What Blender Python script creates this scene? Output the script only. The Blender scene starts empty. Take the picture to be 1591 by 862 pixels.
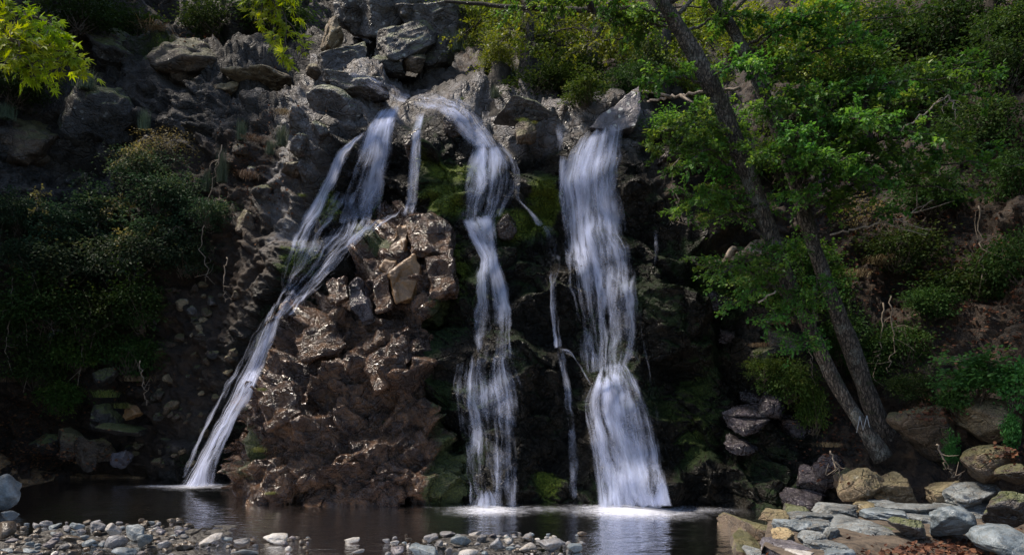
import bpy, bmesh, math, random
import numpy as np
from mathutils import Vector, Matrix
SC = bpy.context.scene
COL = SC.collection
R = math.radians
# ---------------------------------------------------------------- camera, sky, sun, exposure
F, CX, CY, H = 1200.0, 795.5, 600.0, 2.16        # focal length in reference pixels, centre column, horizon row, eye height
cam_d = bpy.data.cameras.new("camera"); cam = bpy.data.objects.new("camera", cam_d); COL.objects.link(cam)
cam.location = (0, 0, H); cam.rotation_euler = (R(90), 0, 0)
cam_d.sensor_width = 36; cam_d.lens = 36 * F / 1591; cam_d.shift_y = (CY - 431) / 1591
cam_d.clip_start = .1; cam_d.clip_end = 500
SC.camera = cam
SUN_EL, SUN_AZ = R(61), R(278)
w = bpy.data.worlds.new("World"); SC.world = w; w.use_nodes = True
wn = w.node_tree; sky = wn.nodes.new("ShaderNodeTexSky"); sky.sky_type = 'NISHITA'; sky.sun_disc = False
sky.sun_elevation = SUN_EL; sky.sun_rotation = SUN_AZ; sky.air_density = 1.0; sky.dust_density = 1.5
wn.links.new(sky.outputs[0], wn.nodes["Background"].inputs[0]); wn.nodes["Background"].inputs[1].default_value = .15
sd = bpy.data.lights.new("sun", 'SUN'); sun = bpy.data.objects.new("sun", sd); COL.objects.link(sun)
sd.energy = 4.5; sd.angle = R(8); sd.color = (1, .89, .75)
to_sun = Vector((math.sin(SUN_AZ) * math.cos(SUN_EL), math.cos(SUN_AZ) * math.cos(SUN_EL), math.sin(SUN_EL)))
sun.rotation_euler = to_sun.to_track_quat('Z', 'Y').to_euler(); sun.location = (0, 0, 40)
vs = SC.view_settings; vs.view_transform = 'Standard'; vs.look = 'None'; vs.exposure = 0.65; vs.gamma = 1; vs.use_curve_mapping = False
SC.cycles.transparent_max_bounces = 32; SC.cycles.max_bounces = 6; SC.cycles.diffuse_bounces = 3
SC.cycles.use_denoising = True

# ---------------------------------------------------------------- helpers
def P(px, py, Y):
    px, py, Y = np.asarray(px, float), np.asarray(py, float), np.asarray(Y, float)
    return np.stack(np.broadcast_arrays((px - CX) / F * Y, Y, H - (py - CY) / F * Y), -1)
def PZ(px, py, z):
    return P(px, py, (H - z) * F / (py - CY))
def h3(ix, iy, iz, s):
    n = (ix * 73856093) ^ (iy * 19349663) ^ (iz * 83492791) ^ (s * 2654435761 & 0x7fffffff)
    n = n & 0xffffffff
    n = ((n ^ (n >> 15)) * 2246822519) & 0xffffffff
    n = ((n ^ (n >> 13)) * 3266489917) & 0xffffffff
    n = n ^ (n >> 16)
    return (n & 0xffffff) / float(0x1000000)
def vnoise(p, s=0):
    p = np.asarray(p, float); i = np.floor(p).astype(np.int64); f = p - i
    u = f * f * f * (f * (f * 6 - 15) + 10)
    out = 0
    for a in (0, 1):
        for b in (0, 1):
            for c in (0, 1):
                wt = (u[..., 0] if a else 1 - u[..., 0]) * (u[..., 1] if b else 1 - u[..., 1]) * (u[..., 2] if c else 1 - u[..., 2])
                out = out + wt * h3(i[..., 0] + a, i[..., 1] + b, i[..., 2] + c, s)
    return out * 2 - 1
def fbm(p, o=4, s=0, g=.5):
    t, a, m = 0, 1, 0
    for k in range(o):
        t = t + a * vnoise(p * 2 ** k, s + k * 17); m += a; a *= g
    return t / m
def facet(p, s=0, tilt=.8, k=16.):
    """blocky rock: each Voronoi cell is a tilted plane with its own step, neighbours joined by a short slope; also F2-F1"""
    i = np.floor(p).astype(np.int64)
    d1 = np.full(p.shape[:-1], 9.); d2 = d1.copy(); hh = np.zeros(p.shape[:-1]); W = hh.copy()
    for a in (-1, 0, 1):
        for b in (-1, 0, 1):
            for c in (-1, 0, 1):
                j0, j1, j2 = i[..., 0] + a, i[..., 1] + b, i[..., 2] + c
                dx = p[..., 0] - j0 - h3(j0, j1, j2, s); dy = p[..., 1] - j1 - h3(j0, j1, j2, s + 1); dz = p[..., 2] - j2 - h3(j0, j1, j2, s + 2)
                d = np.sqrt(dx * dx + dy * dy + dz * dz)
                pl = h3(j0, j1, j2, s + 3) - .5 + tilt * ((h3(j0, j1, j2, s + 4) - .5) * dx + (h3(j0, j1, j2, s + 5) - .5) * dy + (h3(j0, j1, j2, s + 6) - .35) * dz) * 2
                wt = np.exp(-k * d); hh += wt * pl; W += wt
                m = d < d1; d2 = np.where(m, d1, np.minimum(d2, d)); d1 = np.where(m, d, d1)
    return hh / W, d2 - d1
def ss(a, b, x):
    t = np.clip((x - a) / (b - a), 0, 1); return t * t * (3 - 2 * t)
def polysd(px, py, poly):
    """signed distance to a polygon, positive inside"""
    q = np.asarray(poly, float); d = np.full(np.shape(px), 1e9); ins = np.zeros(np.shape(px), bool)
    for k in range(len(q)):
        a, b = q[k], q[(k + 1) % len(q)]; e = b - a
        t = np.clip(((px - a[0]) * e[0] + (py - a[1]) * e[1]) / (e @ e), 0, 1)
        d = np.minimum(d, np.hypot(px - a[0] - t * e[0], py - a[1] - t * e[1]))
        c = ((a[1] > py) != (b[1] > py)) & (px < (b[0] - a[0]) * (py - a[1]) / (b[1] - a[1] + 1e-12) + a[0]); ins ^= c
    return np.where(ins, d, -d)
def rbf(pts, px, py, c=30., lam=3.):
    q = np.asarray(pts, float); n = len(q)
    K = np.sqrt((q[:, None, 0] - q[None, :, 0]) ** 2 + (q[:, None, 1] - q[None, :, 1]) ** 2 + c * c)
    A = np.zeros((n + 3, n + 3)); A[:n, :n] = K - lam * np.eye(n); A[:n, n] = 1; A[:n, n + 1] = q[:, 0]; A[:n, n + 2] = q[:, 1]
    A[n:, :n] = A[:n, n:].T
    wv = np.linalg.solve(A, np.concatenate([q[:, 2], np.zeros(3)]))
    out = wv[n] + wv[n + 1] * px + wv[n + 2] * py
    for k in range(n): out = out + wv[k] * np.sqrt((px - q[k, 0]) ** 2 + (py - q[k, 1]) ** 2 + c * c)
    return out
def mk(name, V, faces, mats=None, parent=None, smooth=True, attrs=None, uv=None, mi=None):
    """ONE mesh object from numpy verts and a list of face arrays (equal sided each)"""
    me = bpy.data.meshes.new(name); V = np.asarray(V, np.float32)
    if not isinstance(faces, list): faces = [faces]
    faces = [np.asarray(f, np.int32) for f in faces if len(f)]
    me.vertices.add(len(V)); me.vertices.foreach_set("co", V.ravel())
    nl = sum(f.size for f in faces); nf = sum(len(f) for f in faces)
    me.loops.add(nl); me.polygons.add(nf)
    me.loops.foreach_set("vertex_index", np.concatenate([f.ravel() for f in faces]))
    tot = np.concatenate([np.full(len(f), f.shape[1]) for f in faces]).astype(np.int32)
    st = np.concatenate([[0], np.cumsum(tot)[:-1]]).astype(np.int32)
    me.polygons.foreach_set("loop_start", st)
    me.polygons.foreach_set("use_smooth", np.full(nf, smooth, bool))
    if mi is not None: me.polygons.foreach_set("material_index", np.asarray(mi, np.int32))
    for k, a in (attrs or {}).items():
        at = me.attributes.new(k, 'FLOAT', 'POINT'); at.data.foreach_set("value", np.asarray(a, np.float32).ravel())
    if uv is not None:
        u = me.uv_layers.new(name="UVMap"); li = np.concatenate([f.ravel() for f in faces])
        u.data.foreach_set("uv", np.asarray(uv, np.float32)[li].ravel())
    me.update(calc_edges=True); me.validate()
    for m in (mats if isinstance(mats, (list, tuple)) else [mats]):
        if m: me.materials.append(m)
    o = bpy.data.objects.new(name, me); COL.objects.link(o)
    if parent: o.parent = parent
    return o
def tag(o, label, cat, group=None):
    o['label'] = label; o['category'] = cat
    if group: o['group'] = group
    return o
def struct(o): o['kind'] = 'structure'; return o
def stuff(o, label, cat): o['kind'] = 'stuff'; o['label'] = label; o['category'] = cat; return o
def thing(name, label, cat, loc=(0, 0, 0), group=None):
    o = bpy.data.objects.new(name, None); COL.objects.link(o); o.location = loc; o.empty_display_size = .2
    return tag(o, label, cat, group)
def grid_faces(nr, nc):
    a = np.arange(nr * nc).reshape(nr, nc)
    return np.stack([a[:-1, :-1], a[1:, :-1], a[1:, 1:], a[:-1, 1:]], -1).reshape(-1, 4)
def tube(pts, rad, n=6, noise=0, s=0):
    pts = np.asarray(pts, float); rad = np.broadcast_to(np.asarray(rad, float), (len(pts),))
    T = np.gradient(pts, axis=0); T /= np.linalg.norm(T, axis=1, keepdims=True) + 1e-9
    up = np.array([.3, .9, .1]); A = np.cross(T, up); A /= np.linalg.norm(A, axis=1, keepdims=True) + 1e-9; B = np.cross(T, A)
    th = np.linspace(0, 2 * np.pi, n, endpoint=False)
    D = A[:, None] * np.cos(th)[None, :, None] + B[:, None] * np.sin(th)[None, :, None]
    V = pts[:, None] + D * rad[:, None, None]
    if noise: V = V + D * (noise * rad[:, None] * fbm(V * np.array([9, 9, 2.5]), 3, s) + noise * rad[:, None] * .6 * vnoise(V * 1.7, s + 5))[..., None]
    m = len(pts); idx = np.arange(m * n).reshape(m, n); nx = np.roll(idx, -1, 1)
    f = np.stack([idx[:-1], nx[:-1], nx[1:], idx[1:]], -1).reshape(-1, 4)
    V = np.concatenate([V.reshape(-1, 3), pts[:1], pts[-1:]]); c0, c1 = m * n, m * n + 1
    caps = np.concatenate([np.stack([nx[0], idx[0], np.full(n, c0)], -1), np.stack([idx[-1], nx[-1], np.full(n, c1)], -1)])
    return V, f, caps
class Acc:
    """collects tubes and quads into one mesh"""
    def __init__(s): s.V, s.q, s.t, s.n, s.a = [], [], [], 0, []
    def tube(s, pts, rad, n=5, **k):
        V, f, c = tube(pts, rad, n, **k); s.V.append(V); s.q.append(f + s.n); s.t.append(c + s.n); s.n += len(V)
    def add(s, V, q): s.V.append(V); s.q.append(np.asarray(q) + s.n); s.n += len(V)
    def build(s, name, mat, parent=None, **k):
        return mk(name, np.concatenate(s.V), [np.concatenate(s.q)] + ([np.concatenate(s.t)] if s.t else []), mat, parent, **k)
def spline(pts, n):
    """Catmull-Rom through the rows of pts, n samples"""
    q = np.asarray(pts, float); q = np.concatenate([[2 * q[0] - q[1]], q, [2 * q[-1] - q[-2]]])
    t = np.linspace(0, len(q) - 3 - 1e-6, n); i = t.astype(int); f = (t - i)[:, None]
    a, b, c, d = q[i], q[i + 1], q[i + 2], q[i + 3]
    return .5 * (2 * b + (c - a) * f + (2 * a - 5 * b + 4 * c - d) * f ** 2 + (3 * b - a - 3 * c + d) * f ** 3)

# ---------------------------------------------------------------- materials
class NT:
    def __init__(s, name):
        s.m = bpy.data.materials.new(name); s.m.use_nodes = True; s.t = s.m.node_tree; s.t.nodes.clear()
        s.out = s.t.nodes.new("ShaderNodeOutputMaterial")
    def n(s, typ, _ins=None, **k):
        nd = s.t.nodes.new("ShaderNode" + typ)
        for a, v in k.items(): setattr(nd, a, v)
        for a, v in (_ins or {}).items():
            i = nd.inputs[a]
            if isinstance(v, bpy.types.NodeSocket): s.t.links.new(v, i)
            else: i.default_value = v
        return nd
    def mth(s, op, a, b=0., c=None, clamp=False):
        ins = {0: a, 1: b}
        if c is not None: ins[2] = c
        return s.n("Math", ins, operation=op, use_clamp=clamp).outputs[0]
    def mr(s, x, a, b, c=0., d=1.):
        return s.n("MapRange", {0: x, 1: a, 2: b, 3: c, 4: d}, clamp=True, interpolation_type='SMOOTHSTEP').outputs[0]
    def mix(s, f, a, b):
        nd = s.t.nodes.new("ShaderNodeMix"); nd.data_type = 'RGBA'
        for i, v in ((0, f), (6, a), (7, b)):
            if isinstance(v, bpy.types.NodeSocket): s.t.links.new(v, nd.inputs[i])
            else: nd.inputs[i].default_value = v if i == 0 else (*v, 1)
        return nd.outputs[2]
    def noise(s, vec, sc, det=4, rough=.55, dist=0):
        return s.n("TexNoise", {"Vector": vec, "Scale": sc, "Detail": det, "Roughness": rough, "Distortion": dist}).outputs[0]
    def attr(s, n): return s.n("Attribute", attribute_name=n).outputs["Fac"]
    def done(s, sock): s.t.links.new(sock, s.out.inputs[0]); return s.m
def coords(t, obj_rand=True):
    tc = t.n("TexCoord").outputs["Object"]
    if not obj_rand: return tc
    r = t.n("ObjectInfo").outputs["Random"]
    return t.n("VectorMath", {0: tc, 1: t.n("CombineXYZ", {0: t.mth('MULTIPLY', r, 37.), 1: t.mth('MULTIPLY', r, 91.), 2: t.mth('MULTIPLY', r, 53.)}).outputs[0]}, operation='ADD').outputs[0]
def cracks(t, v, sc, w=.07):
    """thin fracture lines: 0 in the crack, 1 off it"""
    d = t.n("VectorMath", {0: v, 1: t.n("VectorMath", {0: t.n("TexNoise", {"Vector": v, "Scale": sc * .9, "Detail": 4.}).outputs[1], "Scale": 1.1 / sc}, operation='SCALE').outputs[0]}, operation='ADD').outputs[0]
    d = t.n("VectorMath", {0: d, 1: (1., 1., 1.7)}, operation='MULTIPLY').outputs[0]
    return t.mr(t.n("TexVoronoi", {"Vector": d, "Scale": sc}, feature='DISTANCE_TO_EDGE').outputs["Distance"], 0., w)
def rock_mat(name, dark, light, tint, moss=0., lichen=0., rough=(.55, .85), sc=1., bump=.75, mosscol=(.06, .075, .012)):
    t = NT(name); v = coords(t)
    n1 = t.noise(v, 2.2 * sc, 6, .6, .6); n2 = t.noise(v, 9 * sc, 5, .65); n3 = t.noise(v, 40 * sc, 3, .6)
    c = t.mix(t.mr(n1, .35, .68), dark, light)
    c = t.mix(t.mr(n2, .45, .7, 0, .75), c, tint)
    c = t.mix(t.mr(n3, .5, .72, 0, .5), c, tuple(min(1, x * 1.5) for x in light))
    if lichen:
        lv = t.n("TexVoronoi", {"Vector": v, "Scale": 5.5 * sc, "Randomness": 1.}).outputs["Distance"]
        lf = t.mth('MULTIPLY', t.mr(t.mth('ADD', lv, t.mth('MULTIPLY', n2, .5)), .52, .42), t.mr(n1, .45, .55))
        c = t.mix(t.mth('MULTIPLY', lf, lichen), c, (.5, .5, .46))
    geo = t.n("NewGeometry"); up = t.n("SeparateXYZ", {0: geo.outputs["Normal"]}).outputs[2]
    if moss:
        mf = t.mth('MULTIPLY', t.mr(t.mth('ADD', up, t.mth('MULTIPLY', t.mth('SUBTRACT', n1, .5), 2.4)), .25, .75), moss)
        c = t.mix(mf, c, t.mix(n3, mosscol, tuple(x * 1.9 for x in mosscol)))
    k1 = cracks(t, v, 2.4 * sc); k2 = cracks(t, v, 8 * sc, .1)
    hgt = t.mth('ADD', t.mth('MULTIPLY', n1, .5), t.mth('ADD', t.mth('MULTIPLY', n2, .45), t.mth('MULTIPLY', n3, .28)))
    hgt = t.mth('ADD', hgt, t.mth('ADD', t.mth('MULTIPLY', k1, .35), t.mth('MULTIPLY', k2, .14)))
    b = t.n("Bump", {"Strength": bump, "Distance": .13 / sc, "Height": hgt}).outputs[0]
    pr = t.n("BsdfPrincipled", {"Base Color": c, "Roughness": t.mr(n2, .3, .7, *rough), "Normal": b})
    return t.done(pr.outputs[0])
def flat_mat(name, a, b, sc=8., rough=.7, bump=.4, stretch=None):
    t = NT(name); v = coords(t)
    if stretch: v = t.n("VectorMath", {0: v, 1: stretch}, operation='MULTIPLY').outputs[0]
    n1 = t.noise(v, sc, 6, .65, .3); n2 = t.noise(v, sc * 6, 3)
    c = t.mix(t.mr(n1, .35, .65), a, b); c = t.mix(t.mr(n2, .5, .75, 0, .4), c, tuple(x * 1.6 for x in b))
    bm = t.n("Bump", {"Strength": bump, "Distance": .05, "Height": t.mth('ADD', n1, t.mth('MULTIPLY', n2, .3))}).outputs[0]
    return t.done(t.n("BsdfPrincipled", {"Base Color": c, "Roughness": rough, "Normal": bm}).outputs[0])
def bark_mat(name, a, b, sc, rough, bump, stretch):
    t = NT(name); v0 = coords(t); v = t.n("VectorMath", {0: v0, 1: stretch}, operation='MULTIPLY').outputs[0]
    n1 = t.noise(v, sc, 6, .7, 1.2); n2 = t.noise(v0, 3.2, 4, .6); n3 = t.noise(v0, 45, 3)
    k = cracks(t, v, sc * .8, .16)
    c = t.mix(t.mr(n1, .35, .65), a, b); c = t.mix(t.mr(k, 0, 1, .75, 0), c, a)
    c = t.mix(t.mth('MULTIPLY', t.mr(n2, .52, .64), t.mr(n3, .4, .55)), c, (.2, .2, .17)); c = t.mix(t.mr(n2, .42, .3, 0, .7), c, (.03, .04, .012))
    bm = t.n("Bump", {"Strength": bump, "Distance": .06, "Height": t.mth('ADD', n1, t.mth('ADD', t.mth('MULTIPLY', k, .7), t.mth('MULTIPLY', n3, .15)))}).outputs[0]
    return t.done(t.n("BsdfPrincipled", {"Base Color": c, "Roughness": rough, "Normal": bm}).outputs[0])
def leaf_mat(name, c0, c1, c2, trans=.35, rough=.5, spec=.3):
    t = NT(name); r = t.attr("rnd")
    c = t.mix(t.mr(r, 0., .55), c0, c1); c = t.mix(t.mr(r, .6, 1.), c, c2)
    ob = t.n("ObjectInfo").outputs["Random"]
    c = t.n("HueSaturation", {"Hue": t.mr(ob, 0, 1, .485, .515), "Saturation": 1., "Value": t.mr(ob, 0, 1, .75, 1.2), "Color": c}).outputs[0]
    pr = t.n("BsdfPrincipled", {"Base Color": c, "Roughness": rough, "Specular IOR Level": spec})
    tr = t.n("BsdfTranslucent", {"Color": t.n("HueSaturation", {"Hue": .485, "Saturation": 1.1, "Value": 1.35, "Color": c}).outputs[0]})
    return t.done(t.n("MixShader", {0: trans, 1: pr.outputs[0], 2: tr.outputs[0]}).outputs[0])

M = {}
M['grey'] = rock_mat('grey_rock', (.018, .016, .015), (.12, .112, .112), (.07, .05, .033), moss=.55, lichen=.5, rough=(.3, .75))
M['cliffgrey'] = rock_mat('dark_cliff_rock', (.011, .01, .009), (.055, .05, .045), (.035, .026, .018), moss=.6, lichen=.25, rough=(.5, .85), bump=.8)
M['brown'] = rock_mat('brown_rock', (.028, .02, .013), (.12, .082, .05), (.07, .058, .05), moss=.35, rough=(.45, .85))
M['wetrock'] = rock_mat('wet_rock', (.018, .013, .011), (.075, .05, .036), (.035, .03, .03), moss=.2, rough=(.12, .42), bump=.8)
M['violet'] = rock_mat('violet_grey_rock', (.045, .04, .047), (.13, .12, .135), (.08, .065, .06), lichen=.9, rough=(.4, .7), sc=.8, bump=.35)
M['pebble'] = rock_mat('blue_grey_stone', (.05, .065, .075), (.17, .2, .22), (.11, .105, .09), rough=(.4, .75), sc=1.6, bump=.3)
M['pebble_grey'] = rock_mat('grey_stone', (.05, .05, .052), (.19, .19, .2), (.12, .1, .085), rough=(.4, .75), sc=1.6, bump=.4)
M['pebble_pale'] = rock_mat('pale_stone', (.14, .13, .12), (.4, .38, .36), (.2, .165, .12), rough=(.5, .8), sc=1.6, bump=.3)
M['pebble_brown'] = rock_mat('wet_brown_stone', (.03, .022, .016), (.11, .085, .06), (.07, .06, .05), rough=(.2, .55), sc=1.6, bump=.3)
M['tan'] = rock_mat('tan_rock', (.075, .05, .026), (.26, .2, .12), (.13, .1, .07), moss=.2, lichen=.3, rough=(.6, .9))
M['slab'] = rock_mat('flagstone', (.05, .058, .062), (.22, .24, .245), (.13, .105, .075), lichen=.2, rough=(.5, .85), sc=1.3)
M['yellow'] = rock_mat('yellow_block', (.2, .14, .07), (.36, .28, .15), (.36, .28, .17), rough=(.7, .9))
M['wetviolet'] = rock_mat('wet_violet_rock', (.016, .013, .014), (.075, .063, .07), (.035, .027, .022), rough=(.08, .26), bump=.8)
M['ochre'] = rock_mat('ochre_face', (.09, .05, .022), (.2, .115, .05), (.12, .08, .05), rough=(.25, .55), bump=.3)
M['bark'] = bark_mat('bark', (.02, .015, .011), (.2, .16, .125), 7., .85, 1., (3.5, 3.5, .8))
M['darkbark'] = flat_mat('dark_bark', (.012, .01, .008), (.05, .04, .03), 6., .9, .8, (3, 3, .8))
M['deadwood'] = flat_mat('dead_wood', (.13, .1, .075), (.3, .25, .2), 9., .8, .4)
M['twig'] = flat_mat('twig', (.035, .025, .018), (.09, .07, .05), 12., .8, .2)
M['vine'] = flat_mat('vine', (.08, .06, .04), (.2, .16, .12), 12., .8, .2)
M['soil'] = flat_mat('packed_soil', (.03, .022, .015), (.1, .075, .053), 6., .9, .9)
M['leaf_bright'] = leaf_mat('hazel_leaf', (.035, .1, .02), (.08, .18, .03), (.2, .3, .055), .44)
M['leaf_lime'] = leaf_mat('lime_leaf', (.13, .2, .012), (.25, .34, .02), (.38, .44, .045), .55)
M['leaf_back'] = leaf_mat('woodland_leaf', (.055, .085, .013), (.13, .175, .022), (.25, .28, .04), .42)
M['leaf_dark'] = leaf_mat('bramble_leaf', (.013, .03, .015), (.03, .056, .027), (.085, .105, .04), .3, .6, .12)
M['leaf_ivy'] = leaf_mat('ivy_leaf', (.028, .08, .02), (.052, .14, .03), (.1, .21, .045), .34, .5, .2)
M['leaf_pale'] = leaf_mat('yellowed_leaf', (.1, .1, .03), (.17, .15, .05), (.22, .19, .08), .35)
M['needle'] = leaf_mat('grey_green_needle', (.04, .06, .035), (.08, .11, .065), (.13, .16, .1), .2, .6)
M['grass'] = leaf_mat('grass_blade', (.06, .085, .02), (.12, .15, .03), (.2, .19, .07), .3, .5)
M['dry'] = leaf_mat('dead_leaf', (.05, .026, .014), (.12, .055, .024), (.2, .1, .04), .15, .7)
# ---------------------------------------------------------------- the gorge: one rock and earth terrain
CP = [(-600,500,9),(-600,0,10),(-600,-300,13),(-300,760,13.5),(-300,500,14),(-300,200,15),(-300,-280,18),(-600,900,8.5),
 (0,745,18.0),(0,690,18.8),(0,600,18.3),(0,400,18),(0,200,19),(0,0,21),(0,-250,23),(100,742,18.2),(100,700,18.9),(100,620,18.9),(100,400,18.9),(100,250,20.3),(100,150,20.6),(100,90,22),(100,-100,24.5),
 (200,742,18.3),(250,600,18.4),(300,450,18.5),(300,300,19),(280,200,20.3),(300,90,20.8),(280,40,23),(280,-150,25.5),
 (330,750,17.3),(400,600,17.2),(430,450,17.0),(450,350,17),(480,250,17.3),(520,190,17.8),(400,300,18.0),(400,200,18.6),(400,130,20.0),(420,60,23.5),
 (560,330,16.9),(600,172,17.0),(560,120,19),(520,110,20),(470,90,22.5),(470,30,25),(600,100,21.5),(600,0,25),(600,-150,28),
 (640,330,16.3),(690,168,16.9),(690,145,18.3),(690,120,21),(760,60,25),(700,-150,29),
 (740,235,16.1),(750,340,15.7),(750,450,15.2),(750,600,14.8),(750,785,14.15),(750,900,13.9),
 (650,500,15.9),(550,500,16.5),(600,700,15.6),(500,700,16.4),(480,785,16.6),(600,790,15),
 (830,190,16.4),(830,300,15.9),(830,450,15.4),(840,600,15.05),(840,785,14.35),(840,900,14.2),(850,155,17.6),(850,130,19.5),(860,50,26),(900,-150,31),
 (930,208,15.9),(930,300,15.6),(930,450,15.25),(930,555,15.0),(960,600,14.75),(970,785,14.2),(970,900,14),
 (1000,200,16.2),(960,160,17.2),(1000,110,20),(1000,40,25),(1000,-150,29),
 (1050,300,15.3),(1060,450,14.9),(1070,600,14.6),(1080,785,13.95),(1080,900,13.7),
 (1150,250,16.8),(1150,100,21),(1150,400,15.4),(1150,500,14.7),(1160,650,14.1),(1180,790,13.5),(1180,900,13.2),
 (1250,500,15.2),(1250,650,14.3),(1260,770,13.35),(1260,900,13),(1350,300,17.2),(1350,500,15.5),(1350,650,14.1),(1330,760,13.0),(1330,900,12.6),(1350,100,20.5),(1350,-150,26),
 (1500,100,18.8),(1500,300,16.4),(1500,500,14.6),(1500,650,13.2),(1500,740,12.2),(1500,900,11.5),(1591,740,11.6),(1591,500,13.3),(1591,200,15.8),(1591,0,18.2),(1591,-220,21),
 (1900,700,9),(1900,300,11),(1900,-200,14),(2300,500,6.5),(2300,900,6),(2300,0,8),(0,900,17.5),(200,900,18),(330,900,17.2)]
xs = np.concatenate([np.linspace(-560, -44, 44), np.arange(-40, 1634, 2.2), np.linspace(1638, 2260, 50)])
ys = np.concatenate([np.linspace(-270, -14, 34), np.arange(-10, 806, 2.2), np.linspace(810, 880, 10)])
GX, GY = np.meshgrid(xs, ys)
Y0 = rbf(CP, GX, GY)
def smooth_normals(V):
    dx = np.gradient(V, axis=1); dy = np.gradient(V, axis=0); n = np.cross(dy, dx)
    n /= np.linalg.norm(n, axis=-1, keepdims=True) + 1e-9
    return n * np.where(n[..., 1:2] > 0, -1, 1)
V0 = P(GX, GY, Y0); N0 = smooth_normals(V0)
wx = GX + 14 * fbm(np.stack([GX / 60, GY / 60, GX * 0], -1), 3, 3); wy = GY + 14 * fbm(np.stack([GX / 60, GY / 60, GX * 0], -1), 3, 8)
def zone(poly, soft): return ss(-soft, soft, polysd(wx, wy, poly))
earth = np.maximum(zone([(-700,900),(-700,300),(60,330),(200,300),(330,215),(450,190),(470,250),(425,420),(330,600),(250,745),(200,900)], 22),
                   zone([(1010,190),(1090,160),(1150,-400),(2400,-400),(2400,900),(1340,900),(1270,690),(1240,520),(1130,400),(1030,300)], 22))
earth = np.maximum(earth, zone([(720,140),(720,60),(640,-100),(640,-400),(1150,-400),(1040,150),(1000,150),(960,140),(860,135)], 15))
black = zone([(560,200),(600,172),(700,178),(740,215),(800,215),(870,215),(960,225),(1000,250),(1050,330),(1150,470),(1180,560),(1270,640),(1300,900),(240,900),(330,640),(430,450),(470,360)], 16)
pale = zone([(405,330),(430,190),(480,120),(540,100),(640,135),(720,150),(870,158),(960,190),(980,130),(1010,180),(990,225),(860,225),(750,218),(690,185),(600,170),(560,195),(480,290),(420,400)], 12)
# broad shape, then blocks, then chips; the bedding dips to the left
c, s = math.cos(.45), math.sin(.45)
Q = np.stack([V0[..., 0] * c - V0[..., 2] * s, V0[..., 1] * .8, (V0[..., 0] * s + V0[..., 2] * c) * 1.35], -1)
Q = Q + .35 * np.stack([fbm(V0 * .9, 3, 21), fbm(V0 * .9, 3, 22), fbm(V0 * .9, 3, 23)], -1)
f1, g1 = facet(Q * .62, 31, .8); f2, g2 = facet(Q * 1.7 + 7, 41, .9); f3, g3 = facet(Q * 4.6 + 3, 51, .9)
f4, g4 = facet(Q * 11. + 5, 57, 1.)
rockw = 1 - .6 * earth
D = .95 * f1 * rockw + .30 * f2 * (1 - .3 * earth) + .09 * f3 + .03 * f4 + .2 * fbm(V0 * .9, 4, 61) + .03 * fbm(V0 * 7, 3, 63) - .09 * rockw * (1 - ss(0, .09, g2))
dm = np.ones_like(D)
for (bx, by, br) in ((745,235,45),(920,215,60),(600,190,40),(680,158,40)): dm *= 1 - .75 * np.exp(-((GX - bx) ** 2 + (GY - by) ** 2) / br ** 2)
for pl in ([(700,340),(790,340),(830,790),(700,790)], [(870,230),(985,230),(1050,790),(890,790)]): dm *= 1 - .45 * ss(-25, 25, polysd(GX, GY, pl))
VT = V0 + N0 * (D * dm)[..., None]
# bulges the water runs over
for (bx, by, rx, ry, a) in ((965,600,55,45,.45),(985,700,70,110,.35),(760,545,50,35,.35),(770,735,55,50,.4),(1030,755,28,35,.4),(745,410,35,40,.25),(765,640,60,70,.25)):
    VT[..., 1] -= a * np.exp(-(((GX - bx) / rx) ** 2 + ((GY - by) / ry) ** 2) ** 1.5)
nz = smooth_normals(VT)[..., 2]
mossn = fbm(V0 * 1.1, 4, 71)
moss = np.clip(black * ss(-.2, .4, mossn + .35 * nz) * .8, 0, 1); bright = np.zeros_like(moss)
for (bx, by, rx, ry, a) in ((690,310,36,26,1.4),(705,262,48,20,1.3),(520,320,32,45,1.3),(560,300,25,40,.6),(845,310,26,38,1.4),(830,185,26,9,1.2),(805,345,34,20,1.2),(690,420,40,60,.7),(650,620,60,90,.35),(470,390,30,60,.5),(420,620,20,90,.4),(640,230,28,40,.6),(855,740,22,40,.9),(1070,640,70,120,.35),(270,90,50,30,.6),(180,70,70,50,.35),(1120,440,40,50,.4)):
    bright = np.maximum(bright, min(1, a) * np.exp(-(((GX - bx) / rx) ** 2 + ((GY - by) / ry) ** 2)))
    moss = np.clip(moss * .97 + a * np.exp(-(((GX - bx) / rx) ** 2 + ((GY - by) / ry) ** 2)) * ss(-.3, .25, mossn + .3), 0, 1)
nr, nc = GX.shape
t = NT('gorge_rock'); v = t.n("TexCoord").outputs["Object"]
aE, aB, aP, aM, aG = (t.attr(k) for k in ('earth', 'black', 'pale', 'moss', 'bright'))
n1 = t.noise(v, 1.6, 7, .62, .8); n2 = t.noise(v, 7, 6, .66, .3); n3 = t.noise(v, 34, 4, .65); nb = t.noise(v, .55, 3)
col = t.mix(t.mr(n1, .36, .66), (.009, .008, .007), (.055, .049, .044)); col = t.mix(t.mr(n2, .46, .68, 0, .7), col, (.04, .028, .018)); col = t.mix(t.mr(n3, .57, .75, 0, .45), col, (.15, .135, .115))
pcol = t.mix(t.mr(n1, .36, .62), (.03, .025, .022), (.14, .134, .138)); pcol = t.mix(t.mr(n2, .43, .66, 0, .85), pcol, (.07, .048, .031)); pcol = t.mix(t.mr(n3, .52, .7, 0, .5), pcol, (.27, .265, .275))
ecol = t.mix(t.mr(n1, .36, .66), (.007, .004, .0025), (.034, .02, .011)); ecol = t.mix(t.mr(n2, .48, .7, 0, .75), ecol, (.065, .039, .02)); ecol = t.mix(t.mr(n3, .56, .74, 0, .5), ecol, (.13, .08, .043))
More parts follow.
